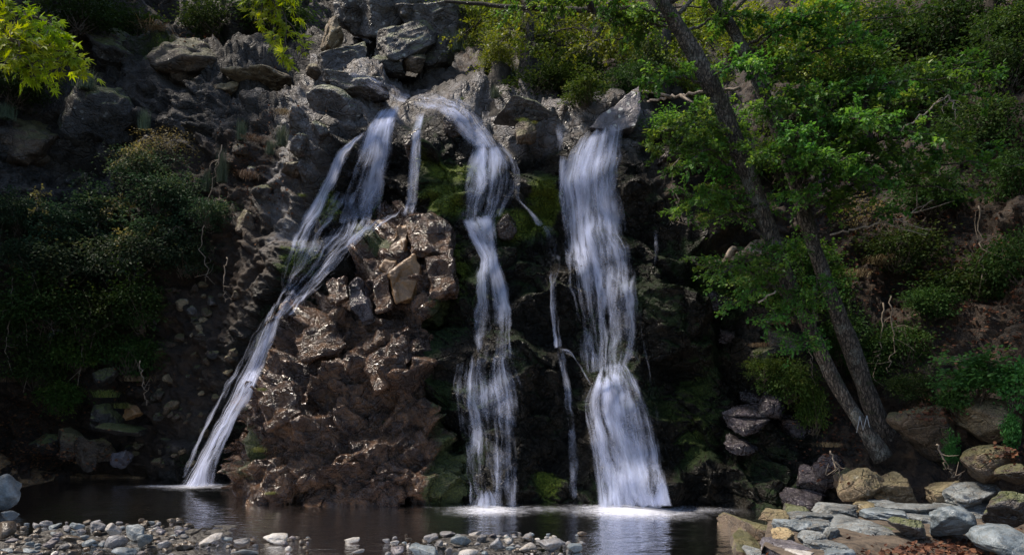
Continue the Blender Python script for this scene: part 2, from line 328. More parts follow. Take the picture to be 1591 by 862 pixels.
bcol = t.mix(t.mr(n1, .4, .66), (.004, .004, .003), (.018, .015, .011)); bcol = t.mix(t.mr(n3, .55, .75, 0, .5), bcol, (.04, .034, .028))
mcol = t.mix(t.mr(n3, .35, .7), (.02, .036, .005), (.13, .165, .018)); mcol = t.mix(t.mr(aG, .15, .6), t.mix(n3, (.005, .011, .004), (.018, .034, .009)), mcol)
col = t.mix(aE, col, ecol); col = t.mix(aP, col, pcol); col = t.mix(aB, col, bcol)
mf = t.mr(t.mth('ADD', aM, t.mth('MULTIPLY', t.mth('SUBTRACT', n2, .5), .9)), .3, .6)
col = t.mix(mf, col, mcol)
noE = t.mth('SUBTRACT', 1., t.mth('MULTIPLY', aE, .85)); k1 = t.mth('MULTIPLY', cracks(t, v, 2.1), noE); k2 = t.mth('MULTIPLY', cracks(t, v, 7., .1), noE)
hgt = t.mth('ADD', t.mth('MULTIPLY', n1, .5), t.mth('ADD', t.mth('MULTIPLY', n2, .45), t.mth('MULTIPLY', n3, .3))); hgt = t.mth('ADD', hgt, t.mth('ADD', t.mth('MULTIPLY', k1, .4), t.mth('MULTIPLY', k2, .16)))
bm = t.n("Bump", {"Strength": .9, "Distance": .14, "Height": hgt}).outputs[0]
ro = t.mth('ADD', t.mth('MULTIPLY', aB, -.38), t.mr(n2, .3, .7, .55, .9)); ro = t.mth('ADD', ro, t.mth('MULTIPLY', aP, -.2)); ro = t.mth('MAXIMUM', t.mth('ADD', ro, t.mth('MULTIPLY', mf, .4)), .14)
M['gorge'] = t.done(t.n("BsdfPrincipled", {"Base Color": col, "Roughness": ro, "Normal": bm, "Specular IOR Level": t.mth('SUBTRACT', .45, t.mth('MULTIPLY', aB, .27))}).outputs[0])
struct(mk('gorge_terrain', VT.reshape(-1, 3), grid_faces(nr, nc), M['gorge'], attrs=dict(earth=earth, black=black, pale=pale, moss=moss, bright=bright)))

# depth of the built rock seen from the pool side, used to lay water and plants on it
RS = 3.0; RX0, RY0, RW, RH = -60, -30, 580, 300
RD = np.full((RH, RW), 99.)
def splat(V):
    V = np.asarray(V).reshape(-1, 3); Y = V[:, 1]
    ix = np.round((V[:, 0] / Y * F + CX - RX0) / RS).astype(int); iy = np.round(((H - V[:, 2]) / Y * F + CY - RY0) / RS).astype(int)
    ok = (ix >= 0) & (ix < RW) & (iy >= 0) & (iy < RH); np.minimum.at(RD, (iy[ok], ix[ok]), Y[ok])
splat(VT)
def fill():
    for _ in range(6):
        b = RD > 90
        if not b.any(): break
        p = np.pad(RD, 1, mode='edge'); m = np.min([p[i:i + RH, j:j + RW] for i in range(3) for j in range(3)], 0); RD[b] = m[b]
def depth(px, py, rad=0):
    ix = np.clip(np.round((np.asarray(px) - RX0) / RS).astype(int), 0, RW - 1); iy = np.clip(np.round((np.asarray(py) - RY0) / RS).astype(int), 0, RH - 1)
    if not rad: return RD[iy, ix]
    return np.min([RD[np.clip(iy + a, 0, RH - 1), np.clip(ix + b, 0, RW - 1)] for a in range(-rad, rad + 1) for b in range(-rad, rad + 1)], 0)
fill()

# ---------------------------------------------------------------- central outcrop: a wet brown buttress standing out from the cliff
OP = [(618,338),(650,330),(690,345),(715,400),(712,480),(705,560),(715,640),(720,720),(728,800),(600,812),(480,806),(362,776),(352,740),(345,690),(360,640),(395,590),(425,545),(450,500),(475,462),(520,425),(560,395),(590,365)]
OC = [(620,350,15.6),(680,370,15.4),(700,500,15.0),(715,780,14.1),(600,790,13.9),(480,785,14.0),(370,770,14.35),(360,690,14.7),(430,560,15.3),(480,470,15.75),(560,560,14.85),(540,680,14.25),(640,620,14.4),(640,450,15.2),(560,430,15.6)]
ox = np.arange(318, 752, 2.3); oy = np.arange(306, 822, 2.3); OX, OY = np.meshgrid(ox, oy)
wob = 9 * fbm(np.stack([OX / 34, OY / 34, OX * 0], -1), 4, 88)
sd_ = polysd(OX, OY, OP) + wob
tt = np.clip(sd_ / 60, 0, 1); Yo = rbf(OC, OX, OY) + 1.7 * (1 - np.sqrt(1 - (1 - tt) ** 2)) + .05
Vo = P(OX, OY, Yo); No = smooth_normals(Vo)
Q = np.stack([Vo[..., 0] * c + Vo[..., 2] * s, Vo[..., 1] * .8, (-Vo[..., 0] * s + Vo[..., 2] * c) * 1.5], -1)
Q = Q + .3 * np.stack([fbm(Vo * 1.1, 3, 121), fbm(Vo * 1.1, 3, 122), fbm(Vo * 1.1, 3, 123)], -1)
f1, g1 = facet(Q * .85, 131, .9, 26.); f2, g2 = facet(Q * 2.3 + 7, 141, 1.1, 24.); f3, g3 = facet(Q * 6. + 3, 151, 1.1)
f4, g4 = facet(Q * 14. + 5, 157, 1.1)
Do = .02 * f4 + .62 * f1 + .22 * f2 + .07 * f3 + .12 * fbm(Vo * 1.2, 4, 161) + .03 * fbm(Vo * 7, 3, 163) - .07 * (1 - ss(0, .08, g2))
Vo = Vo + No * Do[..., None]
keep = (sd_[:-1, :-1] > -2) & (sd_[1:, 1:] > -2) & (sd_[:-1, 1:] > -2) & (sd_[1:, :-1] > -2)
fo = grid_faces(*OX.shape)[keep.ravel()]
used = np.unique(fo); remap = np.full(OX.size, -1); remap[used] = np.arange(len(used))
om = np.clip(ss(640, 715, OX + 40 * fbm(Vo * .8, 3, 77)) * ss(380, 430, OY) + .8 * np.exp(-(((OX - 390) / 22) ** 2 + ((OY - 690) / 60) ** 2)) + 1.0 * np.exp(-(((OX - 575) / 45) ** 2 + ((OY - 385) / 16) ** 2)) + .5 * np.exp(-(((OX - 500) / 25) ** 2 + ((OY - 440) / 18) ** 2)), 0, 1)
ob_ = np.clip(ss(660, 720, OX) * ss(430, 470, OY), 0, 1)
t = NT('outcrop_rock'); v = t.n("TexCoord").outputs["Object"]; aM = t.attr('moss')
n1 = t.noise(v, 1.9, 7, .62, .8); n2 = t.noise(v, 8, 6, .66, .4); n3 = t.noise(v, 38, 4, .65)
col = t.mix(t.mr(n1, .38, .64), (.024, .013, .008), (.135, .075, .042)); col = t.mix(t.mr(n2, .45, .68, 0, .75), col, (.055, .045, .046)); col = t.mix(t.mr(n3, .52, .74, 0, .5), col, (.17, .11, .07))
mf = t.mr(t.mth('ADD', aM, t.mth('MULTIPLY', t.mth('SUBTRACT', n2, .5), 1.1)), .35, .62)
col = t.mix(mf, col, t.mix(t.mr(n3, .35, .7), (.012, .022, .005), (.065, .08, .012)))
noE = t.mth('SUBTRACT', 1., t.mth('MULTIPLY', aE, .85)); k1 = t.mth('MULTIPLY', cracks(t, v, 2.1), noE); k2 = t.mth('MULTIPLY', cracks(t, v, 7., .1), noE)
hgt = t.mth('ADD', t.mth('MULTIPLY', n1, .5), t.mth('ADD', t.mth('MULTIPLY', n2, .45), t.mth('MULTIPLY', n3, .3))); hgt = t.mth('ADD', hgt, t.mth('ADD', t.mth('MULTIPLY', k1, .4), t.mth('MULTIPLY', k2, .16)))
bm = t.n("Bump", {"Strength": 1., "Distance": .13, "Height": hgt}).outputs[0]
ro = t.mth('ADD', t.mr(n2, .35, .65, .1, .28), t.mth('MULTIPLY', mf, .4))
M['outcrop'] = t.done(t.n("BsdfPrincipled", {"Base Color": col, "Roughness": ro, "Normal": bm}).outputs[0])
o = mk('rock_outcrop', Vo.reshape(-1, 3)[used], remap[fo], M['outcrop'], attrs=dict(moss=om.ravel()[used]))
tag(o, 'large wet brown rock outcrop standing in the pool between the left and middle falls', 'rock outcrop')
splat(Vo[sd_ > 0]); fill()

# ---------------------------------------------------------------- loose rocks, boulders, blocks
_bs = {}
def base_sphere(n):
    if n not in _bs:
        b = bmesh.new(); bmesh.ops.create_icosphere(b, subdivisions=n, radius=1)
        _bs[n] = (np.array([q.co[:] for q in b.verts]), np.array([[q.index for q in f.verts] for f in b.faces])); b.free()
    return _bs[n]
def rock_geo(seed, dims, sub=5, npl=10, chip=.06, soft=40., flat=0.):
    d, f = base_sphere(sub); rg = np.random.default_rng(seed)
    nn = rg.normal(size=(npl, 3)); nn /= np.linalg.norm(nn, axis=1, keepdims=True); hh = rg.uniform(.5, .95, npl)
    if flat: nn = np.concatenate([nn, [[0, 0, 1], [0, 0, -1]]]); hh = np.concatenate([hh, [flat, flat]])
    dd = d + .1 * np.stack([fbm(d * 1.3 + seed * 1.7, 3, seed + j) for j in range(3)], -1)
    q = np.maximum(dd @ nn.T, 1e-3) / hh
    r = 1 / ((np.sum(q ** soft, 1) + .85 ** soft) ** (1 / soft))
    V = d * r[:, None]; V = V / np.abs(V).max(0)
    V = V + d * (chip * (fbm(V * 1.8 + seed * 3.1, 4, seed) + 1.6 * facet(V * 1.7 + seed, seed + 9, 1.2)[0] + .6 * facet(V * 4.3 + seed, seed + 19, 1.2)[0]))[:, None]
    return V * np.asarray(dims), f
def rock(name, label, cat, px, py, Y, wpx, hpx, mat, seed=1, dep=1., rot=(0, 0, 0), sub=4, npl=11, chip=.06, soft=40., group=None, parent=None, flat=0., sp=True):
    sc = Y / F; dims = (wpx * sc / 2, (wpx + hpx) * sc / 4 * dep, hpx * sc / 2)
    V, f = rock_geo(seed, dims, sub, npl, chip, soft, flat)
    mt = np.array(Matrix.Rotation(rot[2], 3, 'Z') @ Matrix.Rotation(rot[1], 3, 'Y') @ Matrix.Rotation(rot[0], 3, 'X'))
    V = V @ mt.T
    o = mk(name, V, f, mat, parent); o.location = P(px, py, Y)
    if label: tag(o, label, cat, group)
    if sp: splat(V + P(px, py, Y))
    return o
B = 'boulder'
# crag above the falls
for k, (px, py, Y, wd, hh, dep, rot, mt, npl, fl, lab) in enumerate([
  (590,22,20.9,140,84,1.2,(.35,.22,.2),'grey',9,.5,'broad dark boulder with a pale sky-lit sloping top, highest of the crag above the falls'),
  (668,38,20.3,112,58,1.3,(.3,-.16,.35),'grey',8,.5,'slanting grey slab overhanging to the right at the crag top beside the yellow-green bushes'),
  (543,96,19.3,92,46,1.4,(.45,-.18,-.25),'grey',8,.5,'wedge of grey rock pointing left, lowest front block of the crag above the falls'),
  (618,66,19.7,120,50,1.3,(.4,-.3,.2),'grey',8,.5,'ridged dark boulder with a bright upper edge in the middle of the crag'),
  (682,86,20.1,56,74,1.,(.1,.15,.5),'cliffgrey',9,0,'dark upright block under the overhanging slab of the crag'),
  (700,60,20.6,40,60,1.,(.1,.1,.2),'brown',8,0,'tan-faced block at the right end beneath the overhanging slab'),
  (517,60,20.2,32,60,1.,(0,.35,0),'tan',9,0,'small tan upright stone at the left shoulder of the crag'),
  (606,104,19.4,64,34,1.,(.2,.15,.3),'cliffgrey',8,0,'dark angular stone wedged below the ridged boulder of the crag'),
  (648,98,19.5,44,36,1.,(.1,-.3,.1),'brown',8,0,'brown angular stone beside the dark upright block of the crag'),
  (546,24,20.5,64,50,1.1,(.3,.5,.1),'grey',8,.5,'pale leaning capstone at the left top of the crag'),
  (640,8,21.2,90,30,1.2,(.4,.1,.3),'grey',8,.5,'flat pale stone on the very top of the crag'),
  (492,112,19.6,40,26,1.,(.2,.2,.1),'brown',9,0,'small brown stone at the left foot of the crag')]):
    rock('crag_boulder', lab, B, px, py, Y, wd, hh, M[mt], 11 + k, dep, rot, 6 if wd > 80 else 5, npl, .05, 90., None, None, fl)
rock('stream_boulder','small grey stone heap on the bank right of the crag, under the bushes',B,768,118,20.5,38,62,M['grey'],20,1.,(0,.1,0),4,16,.12)
# lip of the falls
def hull_rock(name, label, cat, pts, thick, mat, seed, chip=.03, subs=5, group=None):
    """a rock with the given corner points (px, py, Y), made solid to a given depth behind them, edges worn and chipped"""
    A = pl_(pts); rg = np.random.default_rng(seed); Bk = A + np.array([0, thick, 0]) + rg.normal(size=A.shape) * thick * .12
    o0 = A.mean(0); bm_ = bmesh.new()
    for q in np.concatenate([A, Bk]) - o0: bm_.verts.new(q)
    r = bmesh.ops.convex_hull(bm_, input=bm_.verts[:]); bmesh.ops.delete(bm_, geom=list({g for g in r['geom_unused'] + r['geom_interior'] if isinstance(g, bmesh.types.BMVert)}), context='VERTS')
    bmesh.ops.triangulate(bm_, faces=bm_.faces[:])
    for _ in range(subs): bmesh.ops.subdivide_edges(bm_, edges=bm_.edges[:], cuts=1, use_grid_fill=True)
    for _ in range(4): bmesh.ops.smooth_vert(bm_, verts=bm_.verts[:], factor=.5, use_axis_x=True, use_axis_y=True, use_axis_z=True)
    bm_.verts.index_update(); V = np.array([q.co[:] for q in bm_.verts]); N_ = np.array([q.normal[:] for q in bm_.verts]); f = np.array([[q.index for q in t_.verts] for t_ in bm_.faces]); bm_.free()
    V = V + N_ * (chip * (fbm(V * 3 + seed, 4, seed) + 1.3 * facet(V * 3.2 + seed, seed + 9, 1.2)[0]))[:, None]
    o = mk(name, V, f, mat); o.location = o0; splat(V + o0); return tag(o, label, cat, group)
def pl_(pts): return np.array([P(a, b, y) for a, b, y in pts])
hull_rock('lip_boulder', 'pointed violet-grey boulder spotted with white lichen at the top of the right-hand fall', B, [(993,132,16.0),(996,165,15.8),(988,196,15.6),(960,204,15.6),(915,198,15.7),(935,180,15.9),(962,158,16.)], .9, M['violet'], 25)
rock('lip_boulder','low violet-grey rock at the foot of the lichen-spotted pointed boulder',B,925,190,16.6,75,34,M['violet'],26,1.,(0,.1,.2),5,10,.035,80.)
rock('lip_boulder','flat grey ledge rock with a grassy top between the middle and right falls',B,805,180,16.5,120,40,M['grey'],27,1.2,(0,.03,.1),6,12,.035,90.)
rock('lip_boulder','square reddish-brown block under the grassy ledge at the lip',B,815,206,15.9,36,40,M['brown'],28,1.,(0,.1,.3),5,9,.035,80.)
rock('lip_boulder','black wet rock splitting the water between the thin fall and the middle fall',B,700,194,16.35,50,40,M['wetrock'],29,1.,(0,.4,.2),6,11,.035,90.)
rock('lip_boulder','long pale slab sloping down to the head of the left fall',B,565,140,17.6,130,44,M['grey'],30,1.3,(0,.26,.1),6,12,.035,90.)
rock('lip_boulder','grey cracked rock beside the head of the left fall',B,520,172,17.3,96,60,M['grey'],31,1.,(0,.3,.1),6,13,.035,90.)
# left slope
for k, (px, py, wd, hh, lab, mt) in enumerate([
  (392,38,100,120,'dark boulder added behind the second spray of lime leaves to shade the cave','cliffgrey'),(300,98,120,88,'big mossy brown boulder on the upper left cliff, above the dark cave','brown'),(410,128,130,46,'long tan ledge rock right of the mossy boulder on the left cliff','tan'),  # first boulder is added to cast shade into the cave
  (350,140,50,30,'small pale rounded rock at the left end of the tan ledge','tan'),(180,75,110,70,'dark lichen-speckled rock beneath the grey-green tufts at the top left','cliffgrey'),
  (165,205,120,130,'tall weathered grey cliff block in the middle of the left wall','cliffgrey'),(45,225,110,110,'rounded brown-grey buttress at the left edge under the lime leaves','brown'),
  (120,275,60,40,'pale stone jutting above the dark brambles of the left wall','grey'),(110,55,60,60,'dark tan-streaked rock beside the lime leaves at the top left','brown')]):
    rock('cliff_boulder', lab, B, px, py, depth(px, py) + .2, wd, hh, M[mt], 40 + k, 1., (0, .15 * (-1) ** k, .2 * k), 5, 13, .09)
for k, (px, py, wd, hh, lab) in enumerate([(383,345,38,40,'pale rubble stone left of the mossy chute, by a brown scar'),(500,205,40,26,'flat pale stone on the rubble slope nearest the left fall'),(470,228,46,28,'broad pale stone second up on the rubble slope by the left fall'),
  (455,262,40,26,'grey angular stone in the middle of the rubble slope'),(410,300,36,30,'grey rubble stone below the grassy tufts on the left slope'),(395,270,26,22,'small pale stone among dead twigs on the left slope'),(375,235,30,22,'brown-grey stone just under the tall grey-green tuft'),(330,470,24,18,'small pale stone set in the brown scar of the left slope'),(300,485,22,18,'smaller tan stone left of the pale one in the brown scar')]):
    rock('rubble_stone', lab, 'stone', px, py, depth(px, py) - .02, wd, hh, M['grey' if k % 3 else 'brown'], 60 + k, 1., (.2, .3 * math.sin(k), k), 4, 11, .07)
rg = np.random.default_rng(31)
for k in range(70):
    px, py = rg.uniform(235, 430), rg.uniform(430, 725)
    if px > 430 - (py - 430) * .42 - 12: px -= 110
    wd = rg.uniform(7, 24); rock('scar_stone', 'small brown stone stuck in the bare earth scar left of the white chute', 'stone', px, py, depth(px, py), wd, wd * rg.uniform(.5, .9), M[('brown', 'cliffgrey', 'tan', 'brown')[k % 4]], 1500 + k, 1., (rg.uniform(-.5, .5), rg.uniform(-.7, .2), rg.uniform(-1, 1)), 4, 9, .06, 60., 'stones in the earth scar', None, 0, False)
# stones at the foot of the left wall
for k, (px, py, Y, wd, hh, mt, lab) in enumerate([(70,690,17.9,44,36,'cliffgrey','rounded dark grey stone at the waterline among dead leaves, far left'),(108,686,17.9,46,56,'brown','pale mossy block right of the rounded grey stone at the left bank'),
  (158,652,17.7,62,50,'cliffgrey','dark slate slab bridging the little hollow on the left bank'),(205,640,17.6,30,26,'ochre','small ochre block tucked on top of the dark slate slab'),(190,668,17.5,90,22,'cliffgrey','thin dark ledge roofing the hollow on the left bank'),
  (133,705,17.6,17,58,'brown','narrow upright stone holding up the slate slab'),(160,700,17.9,42,40,'brown','brown stone inside the hollow on the left bank'),(188,712,17.6,34,30,'violet','violet-pink stone at the mouth of the hollow'),(165,585,17.9,36,32,'cliffgrey','grey stone peeping from the grass above the hollow')]):
    rock('bank_stone', lab, 'stone', px, py, Y, wd, hh, M[mt], 80 + k, 1.1, (0, .1 * math.sin(k * 2), .3 * k), 5, 9, .05, 70.)
# wet rocks on and around the outcrop
for k, (px, py, dY, wd, hh, mt, ry, lab) in enumerate([(690,385,0,34,70,'wetrock',.3,'wet upright rock beside the middle fall on the outcrop'),
  (787,352,0,34,44,'wetrock',.1,'dark rounded rock between the middle fall and its side stream'),(938,607,-.28,15,28,'wetrock',.2,'small dark stone poking out of the right-hand fall'),(640,225,0,34,60,'wetrock',.1,'black mossy rock between the left fall and the thin fall')]):
    rock('wet_rock', lab, 'rock', px, py, depth(px, py, 3) + .1 + dY, wd, hh, M[mt], 100 + k, .9, (.1, ry, .3 * k), 5, 8, .05, 80.)
for k, (pts, mt, lab) in enumerate([([(590,414,-.1),(617,352,.15),(636,347,.2),(628,386,.0),(604,428,-.15)],'ochre','leaning ochre slab near the top of the brown outcrop'),([(605,424,-.05),(643,396,.1),(654,412,.1),(641,464,-.05),(615,472,-.1)],'ochre','flat-faced brown slab below the leaning ochre one'),
  ([(626,340,.25),(668,329,.25),(704,352,.2),(694,395,-.05),(642,388,-.05)],'outcrop','dark shiny block crowning the brown outcrop'),([(538,440,.0),(556,430,.1),(579,494,-.1),(562,502,-.15),(544,474,-.1)],'wetviolet','violet shiny splinter of rock on the left of the outcrop'),
  ([(580,434,.05),(602,426,.1),(607,480,-.05),(586,486,-.1)],'outcrop','narrow dark block left of the flat-faced slab'),([(508,440,.1),(535,428,.15),(542,462,-.05),(512,474,-.1)],'outcrop','broad wet shoulder block on the upper left of the outcrop'),
  ([(660,402,.1),(702,388,.15),(708,452,-.05),(672,462,-.1)],'outcrop','squared brown block below the crowning block of the outcrop'),([(455,520,.0),(520,500,.1),(540,540,-.1),(470,560,-.15)],'outcrop','wide ledge block across the left flank of the outcrop'),
  ([(560,560,.0),(625,520,.1),(640,560,-.05),(585,610,-.15)],'outcrop','big slanting slab in the middle of the outcrop face'),([(400,620,.0),(450,590,.1),(470,640,-.05),(415,670,-.1)],'outcrop','slab jutting from the lower left flank of the outcrop')]):
    Yc = min(float(depth(a, b, 2)) for a, b, _ in pts) + (.12 if mt == 'outcrop' else .06)
    hull_rock('wet_rock', lab, 'rock', [(a, b, Yc + dy) for a, b, dy in pts], .45, M[mt], 180 + k, .05)
# right-hand wall
for k, (px, py, dY, wd, hh, mt, lab) in enumerate([(1165,618,0,46,16,'wetrock','topmost thin shelf in the stack of shiny violet ledges'),(1158,638,-.1,62,18,'wetrock','longest shelf in the stack of shiny violet ledges'),(1160,658,-.16,60,26,'wetrock','thick third shelf in the stack of shiny violet ledges'),(1150,690,-.1,50,22,'wetrock','lowest jutting shelf under the violet ledges'),
  (1200,632,-.1,44,44,'wetrock','square shiny rock right of the stacked violet ledges'),(1222,532,-.1,62,40,'grey','pale grey outcrop rock under the ivy fringe on the right wall'),(1188,552,-.05,36,26,'grey','smaller pale rock at the left end of the grey outcrop rock'),(1128,522,0,28,22,'wetrock','reddish wet stone alone on the dark wall right of the falls'),(1240,665,-.1,44,40,'wetrock','slanting dark rock below the ivy strands'),
  (1262,745,-.1,40,44,'wetrock','upright purple rock at the pool corner below the tree'),(1290,735,-.1,46,48,'wetrock','larger purple rock leaning on the one at the pool corner'),(1250,775,-.2,62,22,'wetrock','low glossy rock at the waterline next to the flagstones'),(1310,745,-.2,34,30,'brown','brown rock between the purple rocks and the tan boulders'),(1120,470,0,40,30,'wetrock','wet ledge rock halfway up the dark wall right of the falls'),
  (1040,240,0,50,34,'wetrock','dark rock behind the grass clump right of the right-hand fall'),(1170,395,-.1,60,24,'brown','root-gripped brown ledge beside the leaning trunk')]):
    rock('wall_rock', lab, 'rock', px, py, depth(px, py, 2) + .05 + dY, wd * 1.15, hh * .85, M['wetviolet' if mt == 'wetrock' and k != 14 else mt], 120 + k, 1.3, (.4, .2 * math.sin(3 * k), .3 * math.sin(k * 5)), 5, 9, .06, 80., None, None, .55)
# boulders on the right bank
for k, (px, py, Y, wd, hh, mt, lab) in enumerate([(1340,760,12.2,70,68,'tan','pale angular boulder nearest the tree foot, behind the flagstones'),(1395,760,12.1,72,62,'tan','rounded olive-tan boulder right of the pale angular one'),(1440,665,13.0,92,110,'brown','tall mossy boulder with dead leaves on top, behind the tan boulders'),(1530,660,12.6,100,84,'tan','big sunlit cream boulder under the ivy'),
  (1543,722,11.6,86,64,'brown','dark brown rounded boulder in front of the cream one'),(1578,737,11.0,56,34,'brown','brown block at the right edge beside the dark rounded boulder'),(1470,765,11.9,64,40,'tan','low tan boulder half hidden behind the flagstones'),(1500,770,11.6,110,36,'slab','broad flat rock behind the right end of the flagstones'),
  (1475,812,9.6,86,54,'pebble','speckled blue-grey boulder sitting in dead leaves below the step'),(1570,795,9.7,84,66,'grey','rough grey boulder at the right edge in front of the flat rock'),(1570,842,8.9,130,40,'pebble','low pale boulder at the lower right corner'),(1412,818,9.7,64,38,'grey','cracked grey rock left of the speckled boulder')]):
    rock('bank_boulder', lab, B, px, py, Y, wd, hh, M[mt], 150 + k, 1.1, (.05, .12 * math.sin(2 * k), .5 * k), 5, 9, .05, 60.)

# ---------------------------------------------------------------- stream bed and pool
gx = np.concatenate([np.linspace(-40, -9, 30), np.arange(-8.9, 8.9, .07), np.linspace(9, 40, 30)]); gy = np.concatenate([np.linspace(-40, 6.9, 40), np.arange(7, 19.5, .07)])
BX, BY = np.meshgrid(gx, gy)
ppx, ppy = BX / np.maximum(BY, .5) * F + CX, H / np.maximum(BY, .5) * F + CY
near = ss(10.9, 9.6, BY)
lft = ss(-3.2, -4.4, BX) * ss(12.9, 12.1, BY + .5 * fbm(np.stack([BX, BY * 0, BX * 0], -1) * 1.1, 3, 44)); mid = np.exp(-((BX + .3) / 1.2) ** 4) * ss(12., 11.3, BY)
bed = -.10 - .35 * ss(10.6, 12.5, BY) * (1 - np.maximum(lft, mid))
bed = bed + .088 * lft + .092 * mid + .06 * (lft + mid) * fbm(np.stack([BX, BY, BX * 0], -1) * 2.2, 3, 15) + .05 * near * fbm(np.stack([BX, BY, BX * 0], -1) * 1.3, 3, 5) + .1 * ss(8.6, 7, BY) + .03 * fbm(np.stack([BX, BY, BX * 0], -1) * 4, 3, 6)
left_bank = ss(18.0, 18.6, BY + .12 * (BX + 12)) * ss(-7.5, -9, BX)
bed = bed + .5 * left_bank + .8 * ss(-10.5, -14, BX) + .8 * ss(8, 12, BX)
t = NT('gravel_bed'); v = t.n("TexCoord").outputs["Object"]
vo = t.n("TexVoronoi", {"Vector": v, "Scale": 9.}); vo2 = t.n("TexVoronoi", {"Vector": v, "Scale": 26.})
cv = t.n("SeparateColor", {0: vo.outputs["Color"]}).outputs[0]; cv2 = t.n("SeparateColor", {0: vo2.outputs["Color"]}).outputs[0]
col = t.mix(cv, (.13, .066, .026), (.36, .21, .095)); col = t.mix(t.mr(cv2, .6, .9), col, (.13, .1, .07)); col = t.mix(t.mr(t.noise(v, 1.2, 4), .4, .65, 0, .7), col, (.05, .035, .02))
col = t.mix(t.attr('bank'), col, t.mix(t.mr(cv2, .2, .9), t.mix(cv, (.005, .004, .003), (.018, .014, .011)), (.05, .045, .04)))
bm = t.n("Bump", {"Strength": 1., "Distance": .06, "Height": t.mth('ADD', t.mth('MULTIPLY', vo.outputs["Distance"], -1.), t.mth('MULTIPLY', vo2.outputs["Distance"], -.4))}).outputs[0]
M['bed'] = t.done(t.n("BsdfPrincipled", {"Base Color": col, "Roughness": .6, "Normal": bm}).outputs[0])
struct(mk('stream_bed', np.stack([BX, BY, bed], -1).reshape(-1, 3), grid_faces(*BX.shape), M['bed'], attrs=dict(bank=ss(-.07, -.02, bed) * ss(15, 13, BY))))
far_ = mk('ground', np.array([[-200, -200, -1.2], [200, -200, -1.2], [200, 200, -1.2], [-200, 200, -1.2]]), np.array([[0, 1, 2, 3]]), M['soil']); struct(far_)
wxs = np.arange(-10.5, 7.2, .06); wys = np.arange(3.0, 19.4, .06); WX, WY = np.meshgrid(wxs, wys)
qx, qy = WX / WY * F + CX, H / WY * F + CY
foam = np.zeros_like(WX)
def foam_at(px, Y, rx, ry, a):
    global foam
    x0 = (px - CX) / F * Y; foam = np.maximum(foam, a * np.exp(-(((WX - x0) / rx) ** 2 + ((WY - Y) / ry) ** 2)))
foam_at(985, 13.45, 1.15, 1.0, 1.1); foam_at(1080, 13.5, 1.0, .5, .55); foam_at(760, 13.5, .8, .8, .9); foam_at(850, 13.6, 1.5, .5, .5); foam_at(305, 16.8, .55, .55, 1.3); foam_at(265, 16.7, .9, .35, .8); foam_at(345, 16.6, .5, .35, .7); foam_at(700, 13.75, .9, .22, .35)
t = NT('pool_water'); v = t.n("TexCoord").outputs["Object"]
vs2 = t.n("VectorMath", {0: v, 1: (1., 2.6, 1.)}, operation='MULTIPLY').outputs[0]
rip = t.mth('ADD', t.noise(vs2, 2.4, 3, .5, .4), t.mth('MULTIPLY', t.noise(vs2, 9., 2, .5), .3))
nm = t.n("Bump", {"Strength": .3, "Distance": .1, "Height": rip}).outputs[0]
fr = t.n("Fresnel", {"IOR": 1.33, "Normal": nm}).outputs[0]
wat = t.n("MixShader", {0: fr, 1: t.n("BsdfTransparent", {"Color": (.9, .72, .48, 1)}).outputs[0], 2: t.n("BsdfGlossy", {"Roughness": .1, "Normal": nm, "Color": (1, 1, 1, 1)}).outputs[0]}).outputs[0]
fa = t.mth('ADD', t.attr('foam'), t.mth('MULTIPLY', t.mth('SUBTRACT', t.noise(vs2, 7.5, 6, .7, 1.2), .5), 1.7))
ff = t.mth('MULTIPLY', t.mr(fa, .25, 1.35), t.mr(t.attr('foam'), .03, .3))
fm = t.n("BsdfDiffuse", {"Color": (.6, .62, .7, 1)}).outputs[0]
M['pool'] = t.done(t.n("MixShader", {0: t.mth('MULTIPLY', ff, .93), 1: wat, 2: fm}).outputs[0])
wz = .012 * fbm(np.stack([WX, WY * 2, WX * 0], -1) * 1.2, 3, 9) + .02 * np.clip(foam, 0, 1) * (.5 + .5 * fbm(np.stack([WX, WY * 1.6, WX * 0], -1) * 5, 3, 19))
struct(mk('pool_water', np.stack([WX, WY, wz], -1).reshape(-1, 3), grid_faces(*WX.shape), M['pool'], attrs=dict(foam=foam)))

